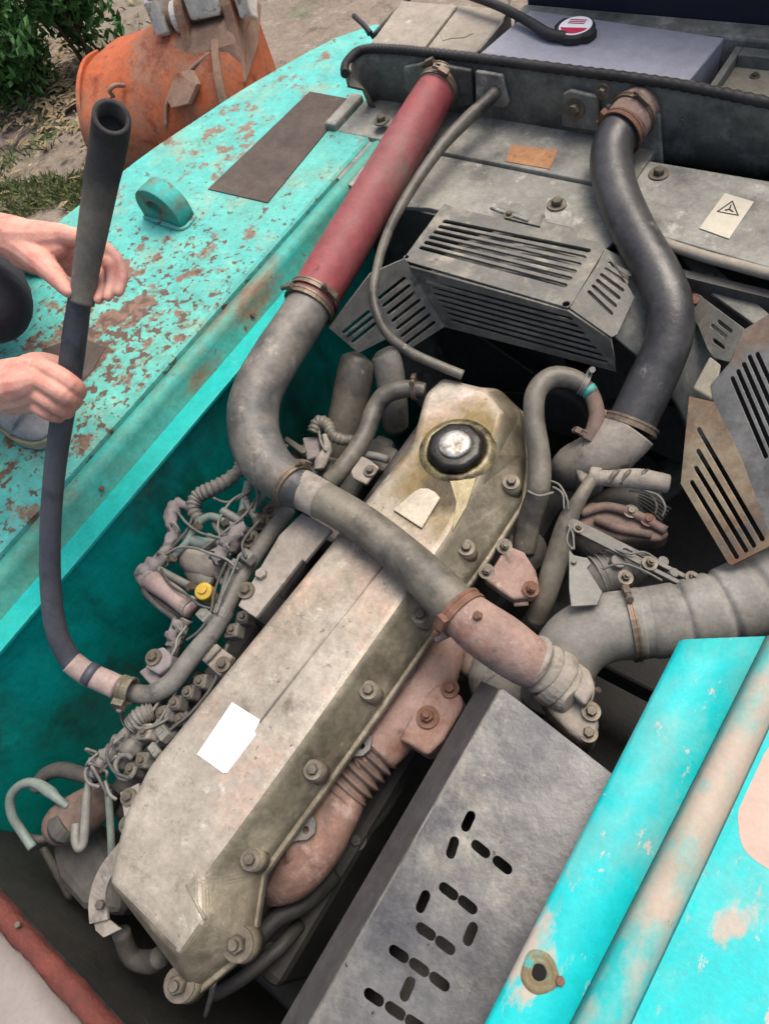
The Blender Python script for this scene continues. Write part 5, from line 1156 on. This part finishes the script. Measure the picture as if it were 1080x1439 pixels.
    part('wire', tubeP([(148, 1098, -.05, 2.4), (154, 1116, -.05, 2.4), (164, 1124, -.055, 2.4)], 7, 5), 'paletube', t, True)
    single('looped_hose', tubeP([(46, 1192, -.18, 6.5), (30, 1168, -.17, 6.5), (17, 1146, -.15, 6.5), (15, 1120, -.13, 6.5), (30, 1103, -.12, 6.5), (50, 1101, -.12, 7), (70, 1113, -.12, 8), (80, 1122, -.12, 6), (95, 1134, -.13, 5)], 12, 7), 'greentube', 'pale grey green hose looped at the left edge above the red strip', 'hose', smooth=True)
    single('drain_hose', tubeP([(50, 1110, -.26, 10), (62, 1090, -.25, 10), (84, 1082, -.24, 11), (112, 1088, -.22, 11), (130, 1096, -.2, 9)], 12, 6), 'deep', 'thick black hose arching behind the pale looped hose', 'hose', smooth=True)
    single('u_tube', tubeP([(126, 1092, -.08, 4.5), (122, 1120, -.08, 6), (120, 1150, -.09, 6.5), (117, 1184, -.1, 6.5), (111, 1192, -.1, 6.5), (106, 1180, -.1, 6.5), (107, 1158, -.1, 6)], 12, 6), 'paletube', 'pale U bent tube hanging beside the brown pump', 'tube', smooth=True)
    single('upright_tube', tubeP([(152, 1110, -.11, 5.5), (154, 1140, -.12, 5.5), (156, 1175, -.14, 5.5), (157, 1215, -.17, 5.5)], 10, 4), 'greentube', 'straight grey green tube between U bent tube and strap bracket', 'tube', smooth=True)
    t = thing('injection_pump', 'brown greasy injection pump low at the near left of the engine', 'pump', P(105, 1170, -.3))
    o = part('barrel', tube(B(), [(P(84, 1162, -.2), .03), (P(90, 1158, -.17), .042), (P(112, 1146, -.17), .045), (P(135, 1130, -.17), .04), (P(150, 1125, -.2), .03)], 20, 4, wob=.05), 'browncast', t, True)
    part('face_ring', tube(B(), [(P(88, 1165, -.165), .03), (P(92, 1160, -.15), .034), (P(97, 1156, -.15), .03)], 18, 1), 'darkmetal', t, bevel=.002)
    part('casting', prism(B(), [P(x, y, -.24) for x, y in ((60, 1190), (130, 1150), (160, 1210), (170, 1290), (110, 1280), (75, 1240))], (0, 0, -.3)), 'deep', t, bevel=.03, seg=3)
    bm = tubeP([(34, 1178, -.2, 8), (58, 1180, -.2, 6), (82, 1172, -.2, 6)], 10, 4); part('link_arm', bm, 'darkmetal', t, True)
    part('stay', tubeP([(60, 1190, -.22, 6), (78, 1222, -.25, 6), (100, 1262, -.3, 6)], 10, 4), 'darkmetal', t, True)
clutter()
def extra_wiring():
    # loose thin wires, ties and pipe nuts: parts of two wiring things
    t = thing('loose_wiring', 'loose thin wires and ties strung over the fuel lines and pump', 'wiring', P(290, 770, -.1))
    W_ = [([(360, 700, -.03), (345, 722, -.02), (322, 742, -.015), (300, 760, -.02), (284, 772, -.03)], 'greymetal'), ([(352, 690, -.04), (330, 700, -.03), (316, 716, -.03), (306, 738, -.025), (312, 760, -.02)], 'paletube'),
          ([(250, 720, -.05), (262, 735, -.03), (280, 748, -.02), (300, 754, -.015), (326, 760, -.02)], 'greymetal'), ([(232, 780, -.045), (250, 770, -.03), (272, 770, -.02), (296, 778, -.015), (318, 786, -.015), (334, 800, -.02)], 'paletube'),
          ([(226, 800, -.04), (240, 822, -.035), (262, 836, -.03), (280, 850, -.025), (300, 856, -.03)], 'deep'), ([(318, 790, -.01), (308, 812, -.015), (300, 836, -.02), (296, 860, -.025), (282, 884, -.03), (262, 900, -.04)], 'deep'),
          ([(336, 780, -.01), (326, 806, -.015), (312, 838, -.02), (304, 862, -.025)], 'greymetal'), ([(262, 880, -.045), (250, 896, -.04), (246, 912, -.04), (238, 926, -.04)], 'paletube'),
          ([(366, 730, -.02), (350, 748, -.01), (340, 766, -.005), (346, 784, -.005)], 'deep'), ([(270, 728, -.04), (262, 746, -.035), (250, 760, -.035), (240, 772, -.04)], 'deep'),
          ([(330, 650, -.045), (352, 672, -.03), (362, 696, -.025), (356, 720, -.025)], 'greymetal'), ([(300, 700, -.05), (318, 706, -.04), (336, 700, -.035), (350, 690, -.035)], 'greymetal')]
    for pts, m in W_: part('wire', tubeP([(a, b, z, 2.0) for a, b, z in pts], 7, 6), m, t, True)
    for x, y, z in ((276, 740, -.035), (318, 734, -.035), (342, 746, -.045), (240, 785, -.045), (340, 722, -.035), (362, 731, -.032), (322, 757, -.05), (268, 824, -.05), (260, 872, -.085), (300, 765, -.042)):
        p = P(x, y, z); bm = B(); cyl(bm, p + V((-.004, -.004, -.004)), V((.6, .5, .4)), .0105, .015, 6); part('pipe_nut', bm, 'bolt', t)
    for x, y, z in ((246, 745, -.045), (228, 786, -.04), (316, 772, -.018), (250, 888, -.05)):
        p, r = PR(x, y, z, 11); bm = B(); tube(bm, [(p + V((r * math.cos(a), r * .5 * math.sin(a), r * math.sin(a))), .002) for a in [i * .63 for i in range(11)]], 6, 1); tube(bm, [(p + V((0, 0, r)), .0018), (p + V((.004, .006, r + .012)), .0015)], 6, 1); part('cable_tie', bm, 'paletube', t, True)
    t = thing('earth_leads', 'fine frayed wires curling beside the grey U shaped hose and alternator', 'wiring', P(790, 700, -.1))
    for pts in ([(774, 676, -.04), (786, 682, -.03), (796, 700, -.03), (798, 716, -.04)], [(776, 684, -.04), (790, 694, -.03), (792, 716, -.04)], [(900, 688, -.04), (924, 696, -.03), (934, 712, -.035), (930, 726, -.05)], [(884, 690, -.05), (910, 694, -.04), (922, 708, -.045), (920, 722, -.06)], [(800, 742, -.03), (796, 760, -.03), (804, 772, -.02)], [(846, 800, -.05), (872, 792, -.04), (900, 800, -.04), (930, 816, -.05)], [(860, 770, -.05), (882, 778, -.04), (905, 776, -.04), (925, 788, -.05)]):
        part('wire', tubeP([(a, b, z, 1.6) for a, b, z in pts], 6, 6), 'greymetal', t, True)
    for x, y, z, r in ((900, 800, -.055, .012), (940, 806, -.05, .009), (862, 790, -.06, .014), (925, 790, -.055, .010)):
        p = P(x, y, z); bm = B(); cyl(bm, p + V((0, 0, -.02)), V((.3, .2, 1)), r, .026, 12); part('terminal', bm, 'greymetal', t, bevel=.002)
    t = thing('flank_loom', 'thick greasy taped loom and clips in the gap under the coolant pipe', 'wiring', P(225, 990, -.15))
    part('loom', lumpy([(262, 872, -.07, 9), (250, 900, -.075, 9), (240, 930, -.08, 8), (222, 985, -.085, 9), (204, 1012, -.085, 11), (188, 1030, -.085, 11), (168, 1052, -.085, 10)], 12, 8, .6, 70), 'greymetal', t, True)
    part('ribbed_boot', ribbed([(186, 1020, -.06, 13), (200, 1006, -.055, 14), (216, 1000, -.06, 12)], 8, .0025), 'greymetal', t, True)
    for x, y, z, m in ((232, 1004, -.075, 'greymetal'), (250, 990, -.075, 'darkmetal'), (268, 975, -.08, 'darkmetal'), (285, 960, -.085, 'greymetal'), (208, 1030, -.06, 'dustcast'), (240, 1040, -.085, 'darkmetal'), (190, 1082, -.075, 'darkmetal'), (205, 1070, -.07, 'greymetal'), (258, 1012, -.09, 'darkmetal'), (345, 870, -.075, 'darkmetal'), (330, 888, -.08, 'greymetal')):
        p = P(x, y, z); bm = B(); obox(bm, p, V((.7, .4, .3)), (.03, .026, .036)); o = part('clip_block', bm, m, t, bevel=.005, seg=3); bolt(o, p + V((0, 0, .016)), V((.1, -.1, 1)), .006, 'bolt', True)
    for pts in ([(256, 880, -.05), (250, 905, -.045), (238, 930, -.05), (228, 975, -.06), (214, 1000, -.05)], [(270, 905, -.06), (262, 940, -.07), (244, 978, -.065), (226, 1010, -.055), (206, 1040, -.05)], [(320, 905, -.06), (300, 960, -.07), (270, 1000, -.07), (240, 1025, -.06), (214, 1050, -.05)], [(178, 1010, -.05), (196, 1024, -.04), (218, 1020, -.045), (236, 1010, -.055)], [(160, 1040, -.05), (150, 1060, -.04), (160, 1084, -.04), (182, 1094, -.045)], [(130, 1070, -.06), (120, 1084, -.055), (124, 1100, -.06), (140, 1106, -.06)]):
        part('wire', tubeP([(a, b, z, 2.4) for a, b, z in pts], 7, 6), 'deep' if pts[0][0] % 20 < 8 else 'greymetal', t, True)
extra_wiring()

# ================================================================== HELD HOSE
def held():
    t = thing('held_hose', 'long dark blue grey hose lifted out of the bay by both hands', 'hose', P(180, 972, -.08))
    pts = [(112, 420, 1.055, 15.5), (106, 465, 1.085, 16.5), (98, 525, 1.115, 16.5), (87, 590, 1.15, 15.5), (77, 660, 1.19, 14.5), (71, 740, 1.23, 14), (71, 820, 1.27, 14), (79, 885, 1.3, 14.5), (97, 924, 1.325, 15), (114, 941, 1.33, 15)]
    part('hose', tubeQ(pts, 24, 7), 'heldhose', t, True)
    sl = [(158, 160, .94, 27), (150, 205, .955, 26.5), (143, 250, .969, 23.5), (131, 320, 1.0, 20.5), (120, 385, 1.035, 17.5), (115, 426, 1.052, 16.8)]
    part('foam_sleeve', tubeQ([(157, 164, .90, 26), (155, 184, .93, 26), (149, 222, .955, 25), (143, 252, .970, 23.5), (131, 320, 1.0, 20.5), (120, 385, 1.035, 17.5), (115, 426, 1.052, 16.8)], 28, 7, hollow=.006, wob=.015), 'foam', t, True)
    part('pale_end', tubeQ([(100, 930, 1.325, 15.8), (120, 945, 1.33, 16.3), (146, 957, 1.33, 16.5), (166, 966, 1.325, 17)], 24, 6, wob=.03), 'filterpink', t, True)
    part('worn_patch', tubeQ([(122, 945, 1.3285, 16.6), (133, 951, 1.3285, 16.8)], 24, 3), 'heldhose', t, True)
    p, r = QR(178, 970, 1.322, 17.5); clamp(t, p, Q(190, 972, 1.32) - Q(166, 966, 1.325), r * 1.0, .024, side=V((-.2, -.9, .3)), m='cover_side')
    p = Q(170, 996, 1.31); bm = B(); obox(bm, p, V((.2, -.6, .3)), (.012, .008, .016)); part('clamp_lug', bm, 'filterpink', t, bevel=.002)
    single('wire', tubeP([(170, 1000, -.03, 2), (174, 1015, -.05, 2), (186, 1030, -.07, 2)], 6, 5), 'black', 'thin dark wire hanging from the held hose clamp', 'wire', smooth=True)
held()

# ================================================================== PERSON (crouching on the counterweight, mostly out of frame)
def capsule_chain(bm, pr, seg=12, sub=3):
    """closed tapered chain with rounded ends"""
    p0, r0 = pr[0]; p1, r1 = pr[-1]
    d0 = (pr[0][0] - pr[1][0]).normalized(); d1 = (pr[-1][0] - pr[-2][0]).normalized()
    ext = [(p0 + d0 * r0 * .9, r0 * .35), (p0 + d0 * r0 * .6, r0 * .78)] + pr + [(p1 + d1 * r1 * .6, r1 * .78), (p1 + d1 * r1 * .9, r1 * .35)]
    mid = [ext[0], ext[1]]
    raw = catmull([tuple(p) + (r,) for p, r in pr], sub)
    seq = ext[:2] + [(V(c[:3]), c[3]) for c in raw] + ext[-2:]
    return tube(bm, seq, seg, 1)
def ball(bm, c, r, s=(1, 1, 1), rot=None):
    b = bmesh.ops.create_icosphere(bm, subdivisions=3, radius=1.0)
    for v in b['verts']:
        q = V((v.co.x * r * s[0], v.co.y * r * s[1], v.co.z * r * s[2]))
        if rot is not None: q = rot @ q
        v.co = q + V(c)
def fuse(name, bm, m, parent, voxel, smooth_it=6):
    o = part(name, bm, m, parent, True)
    r = o.modifiers.new('fuse', 'REMESH'); r.mode = 'VOXEL'; r.voxel_size = voxel; r.use_smooth_shade = True
    s = o.modifiers.new('soften', 'SMOOTH'); s.factor = .5; s.iterations = smooth_it
    return o
def person():
    foot = P(20, 630, .1)
    t = thing('person', 'person in black trousers crouching at the left edge, both bare hands gripping the hose', 'person', (-1.75, .3, .1))
    HIP = V((-1.98, .30, .36)); CHEST = V((-1.80, .30, .78)); NECK = V((-1.72, .30, .98)); HEAD = V((-1.64, .30, 1.13))
    SL, SR = V((-1.76, .50, .91)), V((-1.74, .10, .91))
    bm = B()
    # ---- upper hand (left hand): back of hand up, thumb pointing along the hose, fingers round the far side
    def cq(pts, seg=12, sub=3): capsule_chain(bm, [QR(*p) for p in pts], seg, sub)
    W1 = Q(-8, 326, 1.10)
    cq([(-40, 322, 1.115, 30), (0, 327, 1.10, 28), (30, 334, 1.085, 28)])
    cq([(25, 335, 1.085, 27), (55, 335, 1.075, 25), (88, 332, 1.065, 18)])
    cq([(25, 345, 1.09, 26), (52, 352, 1.09, 24), (82, 350, 1.085, 16)])
    cq([(30, 352, 1.095, 24), (52, 364, 1.105, 20), (76, 368, 1.11, 14)])
    cq([(85, 330, 1.062, 15), (108, 334, 1.055, 13.5), (138, 343, 1.065, 11), (162, 362, 1.07, 9.5), (171, 388, 1.06, 8.8), (166, 410, 1.05, 7.6)])        # index
    cq([(84, 346, 1.08, 15), (112, 350, 1.08, 12.5), (136, 352, 1.078, 10.5), (153, 370, 1.066, 9), (157, 396, 1.05, 8.6), (151, 417, 1.04, 7.4)])           # middle
    cq([(80, 360, 1.10, 14), (108, 366, 1.095, 11.5), (128, 368, 1.085, 10), (141, 384, 1.07, 8.8), (144, 404, 1.055, 8.2), (138, 421, 1.047, 7.2)])        # ring
    cq([(76, 370, 1.115, 12), (102, 380, 1.12, 10), (120, 386, 1.10, 9), (130, 402, 1.085, 8), (128, 418, 1.075, 7)])                                        # little
    cq([(8, 338, 1.092, 22), (36, 350, 1.078, 22), (58, 369, 1.062, 18.5), (76, 386, 1.048, 15), (87, 399, 1.04, 12.5), (95, 410, 1.036, 9)])                 # thumb
    cq([(40, 345, 1.08, 25), (66, 352, 1.075, 18), (86, 347, 1.07, 15)])
    cq([(50, 358, 1.078, 20), (68, 370, 1.068, 14)])
    # ---- lower hand (right hand): fist closed on the hose
    W2 = Q(-30, 548, 1.17)
    cq([(-60, 552, 1.18, 35), (-20, 548, 1.155, 34), (15, 544, 1.13, 33)])
    cq([(10, 530, 1.13, 26), (35, 522, 1.115, 22), (58, 515, 1.10, 15)])
    cq([(10, 545, 1.12, 28), (35, 540, 1.10, 24), (56, 533, 1.085, 16)])
    cq([(10, 556, 1.13, 26), (35, 555, 1.115, 21), (54, 552, 1.10, 15)])
    cq([(12, 562, 1.14, 22), (34, 566, 1.13, 17), (50, 568, 1.12, 12.5)])
    cq([(57, 515, 1.095, 14), (80, 526, 1.075, 14), (101, 540, 1.075, 13.5), (110, 549, 1.095, 12), (104, 558, 1.125, 10.5), (92, 558, 1.15, 9)])            # index
    cq([(56, 534, 1.085, 14), (76, 546, 1.07, 13.5), (93, 557, 1.075, 12.5), (104, 563, 1.10, 11.5), (100, 568, 1.13, 10), (90, 566, 1.15, 9)])              # middle
    cq([(52, 553, 1.1, 13), (68, 563, 1.085, 12.5), (82, 572, 1.09, 11.5), (94, 577, 1.11, 10.5), (92, 580, 1.14, 9.5), (84, 576, 1.16, 8.5)])              # ring
    cq([(48, 568, 1.12, 11.5), (60, 577, 1.105, 10.5), (72, 583, 1.11, 10), (82, 586, 1.13, 9), (80, 586, 1.15, 8)])                                        # little
    cq([(25, 520, 1.14, 16), (50, 508, 1.155, 14), (76, 510, 1.165, 12), (98, 520, 1.165, 10.5), (110, 528, 1.155, 8.5)])                                    # thumb, behind
    # forearms and upper arms to the shoulders
    EL, ER = Q(-230, 330, 1.24), Q(-260, 580, 1.30)
    capsule_chain(bm, [(Q(0, 327, 1.10), .030), (W1.lerp(EL, .5), .039), (EL, .042)], 16, 4); capsule_chain(bm, [(EL, .043), (EL.lerp(SL, .5), .05), (SL, .058)], 16, 4)
    capsule_chain(bm, [(Q(-20, 548, 1.155), .035), (W2.lerp(ER, .55), .04), (ER, .042)], 16, 4); capsule_chain(bm, [(ER, .043), (ER.lerp(SR, .5), .05), (SR, .058)], 16, 4)
    capsule_chain(bm, [(SL, .06), (CHEST + V((0, 0, .1)), .09), (SR, .06)], 16, 4)
    capsule_chain(bm, [(HIP, .11), (HIP.lerp(CHEST, .5), .12), (CHEST, .13), (NECK, .055), (HEAD - V((.02, 0, .06)), .05)], 18, 4)
    # head facing +x, looking down at the hands
    tilt = Matrix.Rotation(R(28), 3, 'Y')
    ball(bm, HEAD, .1, (.98, .78, 1.12), tilt); ball(bm, HEAD + tilt @ V((.035, 0, -.06)), .065, (.9, .85, .85), tilt)
    capsule_chain(bm, [(HEAD + tilt @ V((.09, 0, .01)), .009), (HEAD + tilt @ V((.108, 0, -.025)), .013)], 10, 2)
    for s in (-1, 1):
        ball(bm, HEAD + tilt @ V((-.005, s * .079, -.01)), .026, (.7, .28, 1.2), tilt)
        ball(bm, HEAD + tilt @ V((.08, s * .03, .028)), .018, (.6, 1.2, .45), tilt)
    for z, r in ((-.058, .0075), (-.072, .009)): capsule_chain(bm, [(HEAD + tilt @ V((.082, -.022, z)), r * .6), (HEAD + tilt @ V((.094, 0, z)), r), (HEAD + tilt @ V((.082, .022, z)), r * .6)], 8, 2)
    body = fuse('body', bm, 'skin', t, .0021, 5)
    for s in (-1, 1):
        e = B(); ball(e, HEAD + tilt @ V((.083, s * .031, .012)), .011); part('eye', e, 'eye', t, True)
    hb = B(); ball(hb, HEAD + tilt @ V((-.022, 0, .03)), .108, (.98, .84, 1.05), tilt)
    for v in hb.verts: v.co += V((noise.noise(v.co * 30), noise.noise(v.co * 30 + V((4, 4, 4))), noise.noise(v.co * 25))) * .008
    part('hair', hb, 'hair', t, True)
    # shirt
    sb = B()
    capsule_chain(sb, [(HIP + V((0, 0, .05)), .155), (HIP.lerp(CHEST, .5), .155), (CHEST, .165), (CHEST.lerp(NECK, .55), .12)], 20, 4)
    for S_, E_ in ((SL, EL), (SR, ER)): capsule_chain(sb, [(CHEST.lerp(S_, .5), .10), (S_, .082), (S_.lerp(E_, .5), .066), (S_.lerp(E_, .72), .06)], 16, 4)
    fuse('shirt', sb, 'shirt', t, .009, 4)
    # trousers: two folded legs, knee of the left leg enters the frame
    KL = P(-14, 428, .46); KR = V((-1.5, .02, .52))
    AL, AR = V((-1.93, .58, .2)), foot + V((-.13, -.01, .10))
    tb = B()
    capsule_chain(tb, [(HIP + V((0, .08, 0)), .13), (HIP.lerp(KL, .55) + V((0, .04, .02)), .095), (KL, .068)], 18, 5); capsule_chain(tb, [(KL, .068), (KL.lerp(AL, .5), .066), (AL, .058)], 18, 4)
    KR = V((-1.62, .0, .50))
    capsule_chain(tb, [(HIP + V((0, -.08, 0)), .13), (HIP.lerp(KR, .55), .095), (KR, .07)], 18, 5); capsule_chain(tb, [(KR, .07), (KR.lerp(AR, .5), .066), (AR, .056)], 18, 4)
    ball(tb, HIP, .17, (1, 1.1, .9))
    for v in tb.verts: v.co += V((1, 1, 1)) * .006 * noise.noise(v.co * 14)
    fuse('trousers', tb, 'trouser', t, .008, 4)
    # shoes
    def shoe(toe, heel_dir):
        d = V((-heel_dir.x, -heel_dir.y, 0)).normalized(); s = V((-d.y, d.x, 0)); L = .285
        secs = [(0, .012, .03), (.02, .034, .045), (.06, .046, .058), (.11, .049, .075), (.17, .044, .1), (.22, .04, .118), (.265, .036, .122), (.285, .022, .1)]
        bm1, bm2 = B(), B(); r1 = []; r2 = []
        for k, hw, h in secs:
            c = toe - d * k
            r1.append([c + s * (hw * 1.06 * math.cos(a)) + V((0, 0, z)) for a, z in ((0, .0), (0, .026), (math.pi, .026), (math.pi, .0))])
            r2.append([c + s * (hw * .98 * math.cos(math.pi * i / 10)) + V((0, 0, .024 + (h - .02) * math.sin(math.pi * i / 10) ** .7)) for i in range(11)])
        loft(bm1, r1); loft(bm2, r2)
        so = part('shoe', bm2, 'shoe', t, True, label='light grey shoe with cream sole'); sm = so.modifiers.new('s', 'SUBSURF'); sm.levels = 1; sm.render_levels = 2
        b = part('sole', bm1, 'sole', so, bevel=.006, seg=3)
        # toe cap seam, laces
        for k in range(4):
            c = toe - d * (.105 + .026 * k); h = .078 + .011 * k
            part('lace', tube(B(), [(c + s * .026 + V((0, 0, h - .006)), .0032), (c + V((0, 0, h + .012)), .0032), (c - s * .026 - d * .012 + V((0, 0, h - .004)), .0032)], 7, 4), 'white', so, True)
        part('toe_overlay', tube(B(), [(toe - d * .085 + s * .045 + V((0, 0, .032)), .004), (toe - d * .06 + s * .028 + V((0, 0, .062)), .004), (toe - d * .055 + V((0, 0, .073)), .004), (toe - d * .06 - s * .028 + V((0, 0, .062)), .004), (toe - d * .085 - s * .045 + V((0, 0, .032)), .004)], 8, 4), 'shoe', so, True)
    shoe(P(80, 622, .102), V((-1, .05, 0)))
    shoe(V((-1.72, .60, .102)), V((-1, .0, 0)))
person()
